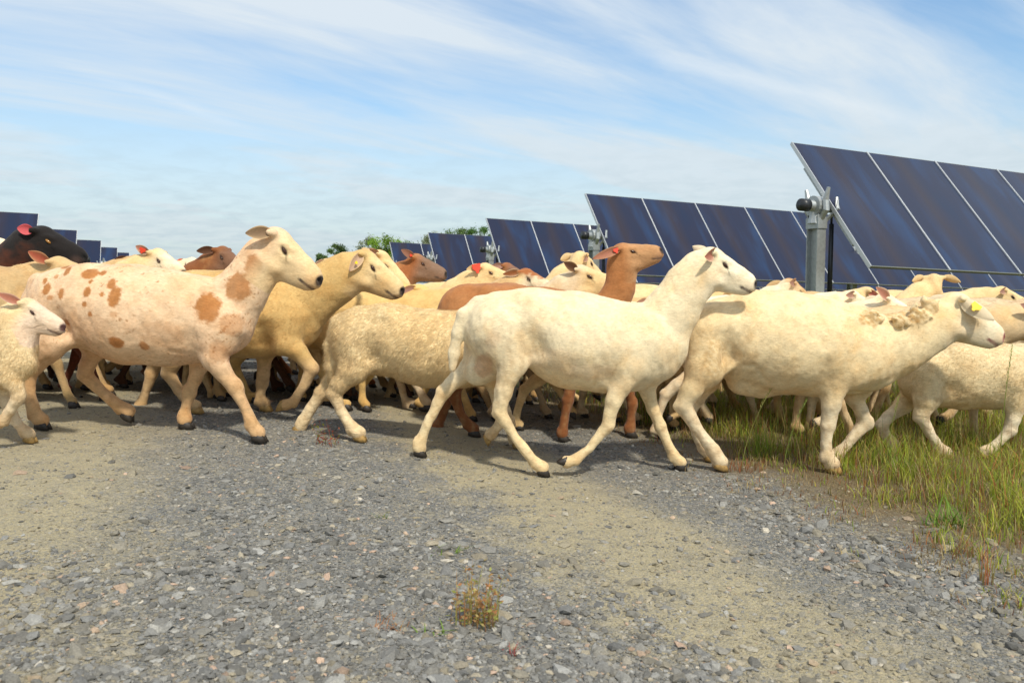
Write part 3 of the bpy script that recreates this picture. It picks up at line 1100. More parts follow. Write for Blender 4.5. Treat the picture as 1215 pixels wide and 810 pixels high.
# --- black faced sheep at upper left
tor = [(-160, 372, 44), (-120, 374, 50), (-80, 376, 52), (-45, 376, 50), (-20, 378, 42)]
px_sheep(4.05, tor, [(-15, 358, 40), (2, 334, 30), (20, 311, 26), (34, 295, 24)], ((54, 286), (103, 306)),
         [([(-150, 380, 38), (-150, 415, 22), (-160, 438, 12), (-164, 450, 9.5), (-158, 470, 7.5), (-148, 486, 8), (-143, 490, 8)], -1, True, .1),
          ([(-150, 385, 32), (-135, 415, 18), (-120, 438, 11), (-112, 448, 9), (-105, 462, 7.5), (-98, 478, 8), (-94, 482, 8)], 1, True, .1),
          ([(-30, 385, 34), (-22, 418, 18), (-10, 438, 11), (0, 450, 9.5), (8, 468, 7.5), (14, 483, 8), (18, 488, 8)], -1, True, .1),
          ([(-34, 390, 30), (-42, 420, 15), (-48, 440, 11), (-52, 452, 9), (-60, 466, 7.5), (-68, 478, 8), (-72, 481, 8)], 1, False, .9)],
         h=.0085, color=BLACK, face=BLACK, stain=0, leg_color=BLACK, nose=(.012, .012, .012), ear_in=(.75, .15, .16), ear_out=(.62, .12, .13), amber=True,
         patch_fn=lambda V, c, n2, M: (lambda w: c * (1 - w) + DKBROWN * (.75, .5, .45) * w)((np.clip((V[:, 0] - .25) / .15, 0, 1) * np.clip((.78 - V[:, 2] + .05 * n2) / .14, 0, 1))[:, None]),
         ears={-1: ((-.9, -.4, -.22), .24, .0), 1: ((-.8, .5, -.5), .24)},
         fur=25000, fur_len=.008, fur_w=.0016,
         label='black-headed sheep with a bright pink ear towering at the upper left')


# ------------------------------------------------------------------ the rest of the flock
def fore(d, s=1):
    return [(-.01, .46, .105), (-.03 + .15 * d, .37, .055), (-.01 + .35 * d, .28, .037), (0 + .55 * d, .205, .03), (-.01 + .8 * d, .12, .022), (-.02 + d, .058, .024), (d, .036, .026)]


def fore_up():
    return [(-.01, .46, .105), (.0, .37, .055), (.06, .30, .037), (.10, .24, .03), (.05, .17, .022), (-.0, .12, .023), (-.03, .10, .025)]


def hind(d):
    return [(-.66, .5, .125), (-.58 + .2 * d, .38, .07), (-.66 + .4 * d, .30, .042), (-.71 + .5 * d, .245, .033), (-.70 + .8 * d, .145, .024), (-.69 + d, .062, .026), (-.665 + d, .036, .027)]


def hind_up(d):
    return [(-.66, .5, .125), (-.56, .38, .07), (-.64 + .3 * d, .32, .042), (-.68 + .5 * d, .28, .033), (-.66 + .8 * d, .2, .024), (-.64 + d, .13, .026), (-.62 + d, .10, .027)]


GAITS = [((fore(.16), 1, .1), (fore(-.12), 1, .1), (hind(.16), 1, .1), (hind(-.12), 1, .3)),
         ((fore_up(), 0, 1.6), (fore(.02), 1, .0), (hind(-.14), 1, .3), (hind_up(.1), 0, .5)),
         ((fore(-.14), 1, .2), (fore(.15), 1, .0), (hind_up(.12), 0, .5), (hind(.05), 1, .1)),
         ((fore(.05), 1, .1), (fore_up(), 0, 1.4), (hind(.12), 1, .1), (hind(-.1), 1, .2))]


def bg(px, py, Y, pitch, label, color, s=1.0, L=.26, yaw=0.0, heading=0.0, face=None, gait=0, hgt=None, adv=0.0, **kw):
    """head centre at photo px,py at distance Y; heading/yaw in degrees, pitch nose down degrees"""
    W = at(px, py, Y)
    hd = math.radians(heading)
    hx = (.34 + adv) * s
    x0, y0 = W[0] - hx * math.cos(hd), W[1] - hx * math.sin(hd)
    z0 = float(gz(x0))
    hz = W[2] - z0
    q = s if hgt is None else hgt
    T = [(-.73 * s, .545 * q, .135 * q, .8), (-.58 * s, .535 * q, .145 * q, .85), (-.4 * s, .505 * q, .178 * q, .9), (-.2 * s, .50 * q, .175 * q, .85), (0, .51 * q, .155 * q, .72), (.06 * s, .50 * q, .12 * q, .65)]
    O = np.array((hx, 0, hz))
    b = np.array((.07 * s, 0, .55 * q))
    e = O + np.array((-.1 * L, 0, -.03))
    NK = []
    for t, r in ((0, .125 * q), (.35, .10 * q), (.7, .085 * q), (1, .27 * L)):
        p = b * (1 - t) + e * t
        p[2] += .02 * math.sin(math.pi * t)
        NK.append((*p, r, .72))
    LG = []
    g_l = GAITS[gait % 4]
    for i, (js, pl, hp) in enumerate(g_l):
        side = -1 if i % 2 == 0 else 1
        J = [[j[0] * s, side * (.085 if n else .07) * s, j[1] * q, j[2] * q * (.92, .85, .82, .84, .82, .88, .9)[n]] for n, j in enumerate(js)]
        if pl:
            J[-1][2] = .034 * J[-1][3] / .026 + float(gz(x0 + J[-1][0])) - z0
        LG.append((J, bool(pl), hp))
    tail = [(-.84 * s, 0, .60 * q, .03), (-.885 * s, 0, .52 * q, .028), (-.89 * s, 0, .42 * q, .022), (-.885 * s, 0, .34 * q, .014)]
    d = dict(torso=T, neck=NK, head=(O, L, math.radians(pitch), math.radians(yaw), 0), legs=LG, tail=tail, loc=(x0, y0, z0), rz=hd,
             gz=lambda x: float(gz(x0 + x)) - z0, color=color, label=label, h=.011, face=np.array(color) * 1.03 if face is None else face)
    d.update(kw)
    build_sheep(d)


GR = 'sheep at the back of the flock'
TC = np.array((.60, .41, .20))
bg(74, 322, 3.72, 15, 'tan sheep holding an upright ear just in front of the black sheep\'s neck', TC, L=.27, gait=1, hgt=.95,
   ears={-1: ((-.88, -.35, .28), .34, 0), 1: ((-.3, .8, -.1), .3)}, ear_in=(.42, .11, .06), fur=14000, fur_len=.02, fur_w=.003)
bg(2, 297, 4.45, 10, 'pale cream sheep face peering over the black sheep\'s neck at the left edge', WHITE, gait=2, L=.27, yaw=-20)
bg(190, 309, 4.5, 22, 'white-faced sheep with a red-lined ear above the spotted ewe\'s back', CREAM, gait=3, face=WHITE * .95, L=.26, yaw=-25,
   ears={-1: ((-.8, -.5, .1), .3, 0), 1: ((-.5, .5, -.6), .3)}, tags={-1: ('r', .12, .12)}, ear_in=(.5, .24, .17))
bg(163, 313, 5.2, 10, 'tan sheep showing a dark brown ear, left of the white-faced sheep', TC, gait=0, L=.24, yaw=-40, ear_out=DKBROWN, ear_in=DKBROWN)
bg(228, 315, 5.7, 10, 'small pale sheep with an orange tag, between white-faced and brown heads', WHITE, gait=1, L=.24, yaw=-55, heading=-15,
   tags={-1: ('r', .14, .16)})
bg(266, 305, 4.9, 22, 'chocolate brown sheep looking over the backs at the spotted ewe\'s nape', BROWN * .8, gait=2, face=np.array((.21, .11, .065)), L=.26, yaw=-25, heading=-10,
   ear_in=DKBROWN)
bg(392, 318, 5.6, 10, 'cream sheep crown seen between the spotted ewe\'s muzzle and next head', CREAM, gait=0, L=.27, yaw=10)
bg(452, 313, 4.38, 42, 'cream sheep with its face half hidden behind the bent-legged ewe\'s head', CREAM * 1.05, gait=3, L=.27, face=CREAM * 1.08, fur=12000)
bg(496, 313, 5.05, 20, 'brown-faced sheep just right of the paired cream heads', BROWN * 1.1, gait=1, face=np.array((.24, .15, .10)), L=.25, nose=(.02, .015, .012), ear_in=(.36, .17, .11), tags={-1: ('r', .08, .07)},
   ears={-1: ((-.8, -.45, .2), .34, 0), 1: ((-.5, .5, -.6), .3)})
bg(578, 324, 5.0, 15, 'cream sheep with a round orange ear tag at the centre back', CREAM, gait=2, L=.25, tags={-1: ('r', .14, .24)}, yaw=-15, ear_in=CREAM)
bg(603, 322, 5.9, 22, 'small brown head between the orange-tagged sheep and the panels', BROWN, gait=0, L=.25, face=np.array((.22, .12, .08)), yaw=-20)
bg(626, 331, 4.75, 18, 'white-faced sheep with a brown crown behind the brown sheep\'s back', TC, gait=1, L=.25, face=WHITE, poll=BROWN * 1.2, yaw=-35, ear_in=BROWN)
bg(500, 352, 4.3, 20, 'yellow-stained sheep with its head lowered behind the woolly lamb', (.72, .49, .18), gait=3, L=.26, adv=.0, hgt=1.0, stain=.7)
bg(600, 352, 4.28, 20, 'golden cream sheep mostly hidden behind the rusty brown sheep', (.68, .47, .19), gait=0, L=.26, hgt=1.02, stain=.6)
bg(692, 329, 4.35, 12, 'pale sheep with a dark inner ear left of the raised brown head', (.70, .55, .36), gait=2, L=.27, ear_in=DKBROWN, ear_out=TAN, face=CREAM, yaw=-12,
   ears={-1: ((-.7, -.5, .3), .28, 0), 1: ((-.5, .5, -.6), .3)}, fur=12000, fur_w=.0025)
bg(690, 312, 4.85, 25, 'cream sheep with its head turned away above the dark-eared one', CREAM, gait=1, L=.27, yaw=45, ears={-1: ((-.4, -.5, -.7), .3), 1: ((-.5, .5, -.6), .3)})
bg(938, 346, 4.4, 30, 'tan-crowned sheep dropping its head beside the tracker post', WHITE, gait=0, L=.27, yaw=15, poll=TAN * 1.2, face=TC * 1.1, fur=12000, fur_w=.0025)
bg(1024, 352, 5.1, 5, 'pale sheep with sideways ears between the post and the panel edge', CREAM, gait=3, L=.26, yaw=150, heading=10, ear_in=(.6, .2, .15))
bg(1052, 365, 4.0, 22, 'white sheep showing a pink ear behind the curly neck wool', WHITE, gait=1, L=.27, ear_in=(.52, .24, .17), face=WHITE * 1.06, hgt=.96,
   ears={-1: ((-.75, -.55, .2), .4, 0), 1: ((-.5, .5, -.6), .3)})
bg(1107, 338, 4.6, 30, 'cream sheep with raised head turned away and red-tagged ear spread', CREAM, gait=2, L=.24, yaw=55, heading=20, tags={-1: ('r', .1, .1)},
   ears={-1: ((.2, -.9, -.15), .38, 0), 1: ((-.2, .9, -.4), .36)}, ear_in=CREAM, hgt=1.0, fur=12000, fur_w=.0025)
bg(1222, 378, 3.98, 15, 'cream sheep with pale tag at the right edge above the lamb', (.66, .49, .28), gait=3, L=.26, tags={-1: ('w', .16, .15)}, face=TC, fur=14000, fur_w=.0025,
   ears={-1: ((-.75, -.55, .1), .4, 0), 1: ((-.5, .5, -.6), .3)})
bg(1290, 350, 4.45, 20, 'cream sheep with brown-tinged woolly back cut by the right edge', (.70, .55, .35), gait=0, L=.27, stain=.6, stain_color=TAN, hgt=1.05, wool=.5, fur=16000, fur_len=.02, fur_w=.003)
bg(1012, 358, 4.72, 25, 'white-backed sheep with lowered head right of the tracker post', WHITE * .98, gait=2, L=.26, hgt=1.05)
bg(1190, 352, 5.2, 20, 'cream sheep behind the brown-tinged woolly back near the right edge', CREAM, gait=1, L=.26, hgt=1.1)
bg(1085, 356, 5.5, 20, 'deepest cream back between the red-tagged head and the far panels', TC, gait=0, L=.26, hgt=1.08)
bg(880, 372, 4.1, 25, 'pale sheep hidden behind the shoulders of the central white ewe', CREAM, gait=1, L=.26, hgt=.95)
bg(870, 350, 4.9, 20, 'cream sheep deep in the flock behind the central ewe\'s neck', CREAM, gait=2, L=.26, hgt=1.14)
bg(340, 345, 4.7, 20, 'dark brown sheep walking in the shade behind the bent-legged ewe', DKBROWN, gait=1, L=.26, face=DKBROWN, leg_color=DKBROWN, stain=0)
bg(170, 352, 4.12, 25, 'dark-legged brown sheep in the shade behind the spotted ewe', DKBROWN * 1.1, gait=0, L=.26, face=DKBROWN, leg_color=DKBROWN * (1.2, .7, .6), stain=0)
bg(430, 352, 4.95, 22, 'tan sheep in the middle of the flock behind the lamb', TC, gait=3, L=.26)

for px, py, Y, g_, c_, lb in (  # packed-in sheep, added for their legs and to darken the ground beneath
        (300, 342, 5.35, 0, TC, 'tan sheep deep in the flock whose legs show under the spotted ewe\'s chest'),
        (545, 345, 5.6, 1, CREAM, 'cream sheep at the back whose legs show below the rusty brown rump'),
        (705, 350, 5.5, 2, CREAM, 'cream sheep at the back whose legs show under the central ewe\'s belly'),
        (60, 345, 5.2, 3, TC, 'tan sheep in the back rank behind the upright ear at left'),
        (175, 342, 6.0, 1, DKBROWN * 1.5, 'dark sheep in the last rank seen between the spotted ewe\'s legs'),
        (425, 345, 6.1, 2, TC, 'tan sheep in the last rank behind the bent front leg'),
        (815, 360, 5.8, 3, CREAM, 'cream sheep in the last rank at the start of the grass'),
        (940, 366, 5.5, 0, CREAM, 'cream sheep in the grass behind the tagged ewe\'s belly'),
        (640, 352, 4.75, 1, DKBROWN * 1.6, 'brown-legged sheep beneath the pale pair right of the centre'),
        (118, 368, 3.72, 2, TC * .9, 'tan sheep pressed against the far flank of the spotted ewe'),
        (100, 352, 4.45, 0, CREAM, 'cream sheep in the shade two ranks behind the spotted ewe\'s rump'),
        (330, 362, 4.3, 3, TC, 'tan sheep walking close behind the ewe with the bent front leg'),
        (385, 352, 4.75, 1, CREAM, 'cream sheep in the shade between the bent-legged ewe and the woolly lamb'),
        (520, 366, 4.62, 2, DKBROWN * 1.4, 'brown sheep in the shade under the yellow-stained back'),
        (770, 366, 4.45, 0, TC, 'tan sheep behind the raised brown neck and the central ewe\'s shoulder'),
        (690, 372, 5.15, 3, TC, 'tan sheep in the shade behind the central ewe\'s hind legs'),
        (250, 350, 4.6, 2, DKBROWN, 'dark-legged sheep under the brown head, behind the spotted shoulder')):
    bg(px, py, Y, 20, lb, c_, gait=g_, L=.25, h=.013, leg_color=np.array(c_) * .8)

# ------------------------------------------------------------------ ground
def s_of(x, y):
    return x + .42 * y


def axis(lo, hi, n, dense_lo, dense_hi, step):
    mid = np.arange(dense_lo, dense_hi + 1e-6, step)
    left = dense_lo - np.geomspace(step * 1.5, dense_lo - lo, n)
    right = dense_hi + np.geomspace(step * 1.5, hi - dense_hi, n)
    return np.concatenate([left[::-1], mid, right])


gx = axis(-900, 900, 60, -4.5, 4.5, .02)
gy = axis(-900, 1500, 60, .8, 7, .02)
GX, GY = np.meshgrid(gx, gy, indexing='ij')
P = np.stack([GX, GY, gz(GX)], -1)
near = np.exp(-np.clip(np.abs(GX) - 4.5, 0, None)) * np.exp(-np.clip(np.abs(GY - 3.9) - 3.1, 0, None))
P2 = np.stack([GX, GY, 0 * GX], -1)
P[..., 2] += near * (.006 * vnoise(P2, 3, .9, 2) + .003 * vnoise(P2, 4, .12, 2))
ni, nj = len(gx), len(gy)
ii, jj = np.meshgrid(np.arange(ni - 1), np.arange(nj - 1), indexing='ij')
a = (ii * nj + jj).ravel()
GQ = np.stack([a, a + nj, a + nj + 1, a + 1], 1)

m, nt, b = new_mat('gravel_and_turf')
tc = nod(nt, 'ShaderNodeTexCoord')
OBJ = tc.outputs['Object']
sep = nod(nt, 'ShaderNodeSeparateXYZ')
nt.links.new(OBJ, sep.inputs[0])
S = math_n(nt, 'MULTIPLY_ADD', sep.outputs['Y'], .42, sep.outputs['X'])
nw = noise(nt, 1.6, 5, .6, OBJ)
nw2 = noise(nt, 7, 5, .65, OBJ)
Sw = math_n(nt, 'ADD', S, math_n(nt, 'MULTIPLY_ADD', nw.outputs['Fac'], .7, -.35))
Sw = math_n(nt, 'ADD', Sw, math_n(nt, 'MULTIPLY_ADD', nw2.outputs['Fac'], .35, -.175))


def band(c, w):
    d = math_n(nt, 'ABSOLUTE', math_n(nt, 'SUBTRACT', Sw, c))
    return math_n(nt, 'SUBTRACT', 1.0, math_n(nt, 'DIVIDE', d, w), clamp=True)


tan_b = math_n(nt, 'MAXIMUM', band(-.62, .75), band(1.27, .45))
tan_r = ramp(nt, tan_b, [(.05, 0), (.65, 1)]).outputs[0]
v1 = nod(nt, 'ShaderNodeTexVoronoi')
v1.inputs['Scale'].default_value = 85
v2 = nod(nt, 'ShaderNodeTexVoronoi')
v2.inputs['Scale'].default_value = 210
v3 = nod(nt, 'ShaderNodeTexVoronoi')
v3.inputs['Scale'].default_value = 85
v3.feature = 'DISTANCE_TO_EDGE'
nz = noise(nt, 40, 3, .5, OBJ)
wv = nod(nt, 'ShaderNodeVectorMath', operation='MULTIPLY_ADD')
nt.links.new(nz.outputs['Color'], wv.inputs[0])
wv.inputs[1].default_value = (.012, .012, .012)
nt.links.new(OBJ, wv.inputs[2])
for v in (v1, v2, v3):
    nt.links.new(wv.outputs[0], v.inputs['Vector'])
sepc = nod(nt, 'ShaderNodeSeparateColor')
nt.links.new(v1.outputs['Color'], sepc.inputs[0])
g1 = ramp(nt, sepc.outputs[0], [(0, (.085, .092, .094)), (.35, (.16, .17, .17)), (.7, (.24, .24, .23)), (.9, (.33, .29, .22)), (1, (.48, .43, .36))])
sep2 = nod(nt, 'ShaderNodeSeparateColor')
nt.links.new(v2.outputs['Color'], sep2.inputs[0])
g2 = ramp(nt, sep2.outputs[0], [(0, (.09, .095, .095)), (.5, (.19, .19, .18)), (1, (.35, .32, .27))])
gr = mix(nt, .45, g1.outputs[0], g2.outputs[0])
nf = noise(nt, 160, 6, .75, OBJ)
sand = ramp(nt, nf.outputs['Fac'], [(.25, (.26, .21, .11)), (.5, (.40, .34, .205)), (.75, (.52, .44, .27))])
fs = math_n(nt, 'ADD', math_n(nt, 'MULTIPLY', tan_r, .72), math_n(nt, 'MULTIPLY_ADD', nw2.outputs['Fac'], 1.3, -.33), clamp=True)
fs2 = math_n(nt, 'SUBTRACT', fs, math_n(nt, 'MULTIPLY', sep2.outputs[1], .6), clamp=True)
col = mix(nt, fs2, gr, sand.outputs[0])
soil = ramp(nt, nf.outputs['Fac'], [(.3, (.10, .075, .04)), (.6, (.22, .17, .095)), (.8, (.30, .25, .15))])
nearness = math_n(nt, 'LESS_THAN', sep.outputs['Y'], 9.0)
verge = ramp(nt, math_n(nt, 'MULTIPLY', math_n(nt, 'SUBTRACT', Sw, 2.14), 3.0, clamp=True), [(0, 0), (1, 1)]).outputs[0]
turf = mix(nt, ramp(nt, nw2.outputs['Fac'], [(.35, 0), (.65, 1)]).outputs[0], (.10, .13, .03), (.19, .17, .06))
far = math_n(nt, 'MULTIPLY', math_n(nt, 'SUBTRACT', sep.outputs['Y'], 7.0), .3, clamp=True)
soil2 = mix(nt, far, soil.outputs[0], turf)
cover = math_n(nt, 'MAXIMUM', verge, far)
col = mix(nt, cover, col, soil2)
nt.links.new(col, b.inputs['Base Color'])
setv(b, Roughness=.92)
b.inputs['Specular IOR Level'].default_value = .2
hgt = math_n(nt, 'MULTIPLY', ramp(nt, v3.outputs['Distance'], [(0, 0), (.25, 1)]).outputs[0], math_n(nt, 'SUBTRACT', 1.0, math_n(nt, 'MULTIPLY', fs, .7)))
bb = bump(nt, hgt, .7, .006)
bb = bump(nt, nf.outputs['Fac'], .8, .004, bb)
bb = bump(nt, v2.outputs['Distance'], .5, .003, bb)
nt.links.new(bb, b.inputs['Normal'])
ground = mesh_np('ground', P.reshape(-1, 3), GQ, m)
ground['kind'] = 'structure'


def ground_z(x, y):
    p = np.stack([x, y, 0 * x], -1)
    return gz(x) + .006 * vnoise(p, 3, .9, 2) + .003 * vnoise(p, 4, .12, 2)


# loose stones: one mesh
def stones(n, name):
    r = np.random.default_rng(5)
    # more, smaller stones close to the lens
    y = 1.15 + 5.0 * r.uniform(size=n) ** 1.7
    x = (r.uniform(-1, 1, n)) * (.72 * y + .35)
    wob = .35 * vnoise(np.stack([x, y, 0 * x], -1), 21, .9, 3) * .5
    s = s_of(x, y) + wob
    dens = .9 * np.exp(-((s - .42) / .40) ** 2) + .9 * np.exp(-((s - 1.95) / .22) ** 2) + .17 + .10 * (s > 0)
    dens *= np.where(s > 2.15, np.exp(-(s - 2.15) * 5), 1)
    dens += .45 * (y < 1.9) * (np.abs(s + .1) < 1.2)
    dens *= np.clip(1 + .9 * vnoise(np.stack([x, y, 0 * x], -1), 41, .22, 3), .25, 2)
    keep = r.uniform(size=n) < np.clip(dens, 0, 1)
    x, y, s, dens = x[keep], y[keep], s[keep], dens[keep]
    n = len(x)
    sz = np.clip(.0025 * np.exp(.66 * r.normal(size=n)) * np.clip(1.15 - .1 * (y - 1.2), .92, 1.15), .0013, .019) * (1 + .25 * (s > 1.7) * (y < 3))
    t = (1 + 5 ** .5) / 2
    ico = np.array([(-1, t, 0), (1, t, 0), (-1, -t, 0), (1, -t, 0), (0, -1, t), (0, 1, t), (0, -1, -t), (0, 1, -t), (t, 0, -1), (t, 0, 1), (-t, 0, -1), (-t, 0, 1)]) / math.hypot(1, t)
    fi = np.array([(0, 11, 5), (0, 5, 1), (0, 1, 7), (0, 7, 10), (0, 10, 11), (1, 5, 9), (5, 11, 4), (11, 10, 2), (10, 7, 6), (7, 1, 8), (3, 9, 4), (3, 4, 2), (3, 2, 6), (3, 6, 8), (3, 8, 9), (4, 9, 5), (2, 4, 11), (6, 2, 10), (8, 6, 7), (9, 8, 1)])
    V = ico[None] * r.uniform(.62, 1.25, (n, 12, 1))
    V = V * np.stack([r.uniform(.8, 1.7, n), r.uniform(.7, 1.15, n), r.uniform(.3, .75, n)], 1)[:, None]
    az = r.uniform(0, 6.28, n)
    tl = r.normal(size=n) * .25
    c, s_ = np.cos(tl), np.sin(tl)
    V = np.stack([V[..., 0] * c[:, None] - V[..., 2] * s_[:, None], V[..., 1], V[..., 0] * s_[:, None] + V[..., 2] * c[:, None]], -1)
    c, s_ = np.cos(az), np.sin(az)
    V = np.stack([V[..., 0] * c[:, None] - V[..., 1] * s_[:, None], V[..., 0] * s_[:, None] + V[..., 1] * c[:, None], V[..., 2]], -1)
    V *= sz[:, None, None]
    V[..., 0] += x[:, None]
    V[..., 1] += y[:, None]
    V[..., 2] += (ground_z(x, y) + sz * .12)[:, None]
    g = r.uniform(size=n)
    base = np.where(g[:, None] < .64, np.array((.162, .160, .150)), np.where(g[:, None] < .86, np.array((.25, .245, .225)), np.where(g[:, None] < .955, np.array((.27, .235, .17)), np.where(g[:, None] < .985, np.array((.40, .28, .20)), np.array((.44, .40, .33))))))
    base = base * r.uniform(.55, 1.35, n)[:, None]
    dust = (r.uniform(size=n) * np.clip(1.1 - dens, .15, 1) * .8)[:, None]
    base = base * (1 - dust) + np.array((.36, .30, .18)) * dust
    C = np.repeat(base, 12, 0)
    F_ = (fi[None] + 12 * np.arange(n)[:, None, None]).reshape(-1, 3)
    mt, nt, b = new_mat('broken_stone')
    a_ = nod(nt, 'ShaderNodeVertexColor', layer_name='Col')
    tcx = nod(nt, 'ShaderNodeTexCoord')
    nn = noise(nt, 220, 4, .7, tcx.outputs['Object'])
    cc = mix(nt, 1.0, a_.outputs['Color'], ramp(nt, nn.outputs['Fac'], [(.3, .65), (.7, 1.25)]).outputs[0], 'MULTIPLY')
    nt.links.new(cc, b.inputs['Base Color'])
    nt.links.new(bump(nt, nn.outputs['Fac'], .6, .0015), b.inputs['Normal'])
    setv(b, Roughness=.8)
    o = mesh_np(name, V.reshape(-1, 3), F_, mt, None, C, smooth=False)
    o['kind'] = 'stuff'
    o['label'] = 'loose crushed grey gravel scattered over the track'
    o['category'] = 'gravel'


stones(260000, 'gravel')

# ------------------------------------------------------------------ grass
M_GRASS = col_mat('grass_blade', .6, .25, .45)


def blades(x, y, hgt, wid, lean, colr, r, seg=3, curl=1.0, z0=None):
    n = len(x)
    az = r.uniform(0, 6.28, n)
    dx, dy = np.cos(az), np.sin(az)
    base = np.stack([x, y, (ground_z(x, y) if z0 is None else z0) - .004], 1)
    V = np.zeros((n, seg * 2 + 1, 3))
    C = np.zeros((n, seg * 2 + 1, 3))
    for i in range(seg + 1):
        t = i / seg
        off = lean * hgt * (t ** (1 + curl))
        p = base + np.stack([dx * off, dy * off, hgt * (t - .25 * lean * t * t)], 1)
        w = wid * (1 - t) ** .6 / 2
        if i < seg:
            V[:, 2 * i] = p + np.stack([-dy * w, dx * w, 0 * w], 1)
            V[:, 2 * i + 1] = p - np.stack([-dy * w, dx * w, 0 * w], 1)
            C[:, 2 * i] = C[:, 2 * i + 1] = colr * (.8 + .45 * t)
        else:
            V[:, -1] = p
            C[:, -1] = colr * 1.1
    q, tr = [], []
    k = seg * 2 + 1
    o = (np.arange(n) * k)[:, None]
    for i in range(seg - 1):
        q.append(o + np.array([[2 * i, 2 * i + 1, 2 * i + 3, 2 * i + 2]]))
    tr = o + np.array([[2 * seg - 2, 2 * seg - 1, 2 * seg]])
    return V.reshape(-1, 3), np.concatenate(q), tr, C.reshape(-1, 3)


def join_blades(lst):
    V, Q_, T_, C, n = [], [], [], [], 0
    for v, q, t, c in lst:
        V.append(v); C.append(c); Q_.append(q + n); T_.append(t + n)
        n += len(v)
    return np.concatenate(V), [np.concatenate(Q_), np.concatenate(T_)], np.clip(np.concatenate(C), 0, .9)


def pick(r, n, pal, wts):
    pal = np.array(pal)
    return pal[r.choice(len(pal), n, p=np.array(wts) / sum(wts))] * r.uniform(.7, 1.3, (n, 1))


def grass_field():
    r = np.random.default_rng(9)
    GREEN = [(.30, .38, .04), (.45, .48, .06), (.20, .29, .035), (.58, .46, .15), (.48, .20, .07), (.66, .54, .25)]
    n = 210000
    y = 1.6 + 7.5 * r.uniform(size=n) ** 1.25
    x = r.uniform(-.2, 1, n) * (.75 * y + .5)
    P_ = np.stack([x, y, 0 * x], -1)
    s = s_of(x, y) + .16 * vnoise(P_, 31, .8, 3) + .30 * np.clip(2.9 - y, 0, 1)
    clump = vnoise(P_, 33, .35, 2)
    prob = np.clip((s - 2.05) * 1.5, 0, 1) ** 1.3 * np.clip(.50 + .7 * clump, .03, 1)
    k = r.uniform(size=n) < prob
    x, y, s, clump = x[k], y[k], s[k], clump[k]
    n = len(x)
    edge = np.clip((s - 2.2) / .9, .10, 1)
    g = (.015 + .085 * edge * r.uniform(.15, 1.5, n)) * (1 + .55 * np.clip(clump, -1, 1))
    wts = [6, 6, 3, 1.6, 1.2, .8]
    c = pick(r, n, GREEN, wts)
    dry = r.uniform(size=n) > np.clip(edge * .95 + .35 * vnoise(np.stack([x, y, 0 * x], -1), 37, .22, 2), .05, .9)
    c[dry] = pick(r, dry.sum(), [(.34, .25, .12), (.28, .12, .05), (.40, .33, .17), (.2, .17, .05)], [3, 2, 2, 1])
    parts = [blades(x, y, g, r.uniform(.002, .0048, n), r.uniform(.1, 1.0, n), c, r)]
    # tall thin stalks
    m_ = 9000
    y = 2.1 + 5 * r.uniform(size=m_) ** 1.1
    x = r.uniform(.0, 1, m_) * (.72 * y + .4)
    k = s_of(x, y) > 2.45 + .3 * r.uniform(size=m_)
    x, y = x[k], y[k]
    n = len(x)
    parts.append(blades(x, y, r.uniform(.1, .26, n), np.full(n, .0022), r.uniform(.05, .5, n), pick(r, n, [(.36, .30, .10), (.30, .12, .05), (.24, .28, .06), (.2, .06, .03)], [3, 2, 3, 1]), r))
    # thin turf behind the flock, on the far left and around the trackers
    n = 60000
    y = 7 + 14 * r.uniform(size=n) ** 1.2
    x = r.uniform(-1, 1, n) * (.75 * y)
    parts.append(blades(x, y, r.uniform(.05, .22, n), np.full(n, .007), r.uniform(.1, .8, n), pick(r, n, GREEN, wts), r))
    V, F_, C = join_blades(parts)
    o = mesh_np('grass', V, F_, M_GRASS, None, C)
    o['kind'] = 'stuff'
    o['label'] = 'uneven green and straw-coloured grass along the verge'
    o['category'] = 'grass'


grass_field()

# grains of dry litter and thatch where track meets grass
def litter():
    r = np.random.default_rng(19)
    n = 16000
    y = 1.6 + 4.5 * r.uniform(size=n) ** 1.3
    s = 2.28 + .22 * r.normal(size=n)
    x = s - .42 * y
    k = x < .75 * y + .3
    x, y = x[k], y[k]
    n = len(x)
    v, q, t, c = blades(x, y, r.uniform(.006, .02, n), np.full(n, .0018), r.uniform(1.5, 4.0, n), pick(r, n, [(.36, .27, .14), (.30, .15, .07), (.42, .35, .2)], [3, 2, 2]), r, curl=.1)
    o = mesh_np('thatch', v, [q, t], M_GRASS, None, np.clip(c, 0, .9))
    o['kind'] = 'stuff'
    o['label'] = 'dry straw litter strewn along the edge of the gravel'
    o['category'] = 'litter'


litter()

# ------------------------------------------------------------------ single plants
def gpt(px, py):
    """ground point under a photo position"""
    u, v = (px - CX) / F_PX, (CY - py) / F_PX
    d = np.array((u, CP + v * SP, -SP + v * CP))
    t = CAM_H / -d[2]
    for _ in range(6):
        t = (CAM_H - float(gz(d[0] * t))) / -d[2]
    return d[0] * t, d[1] * t


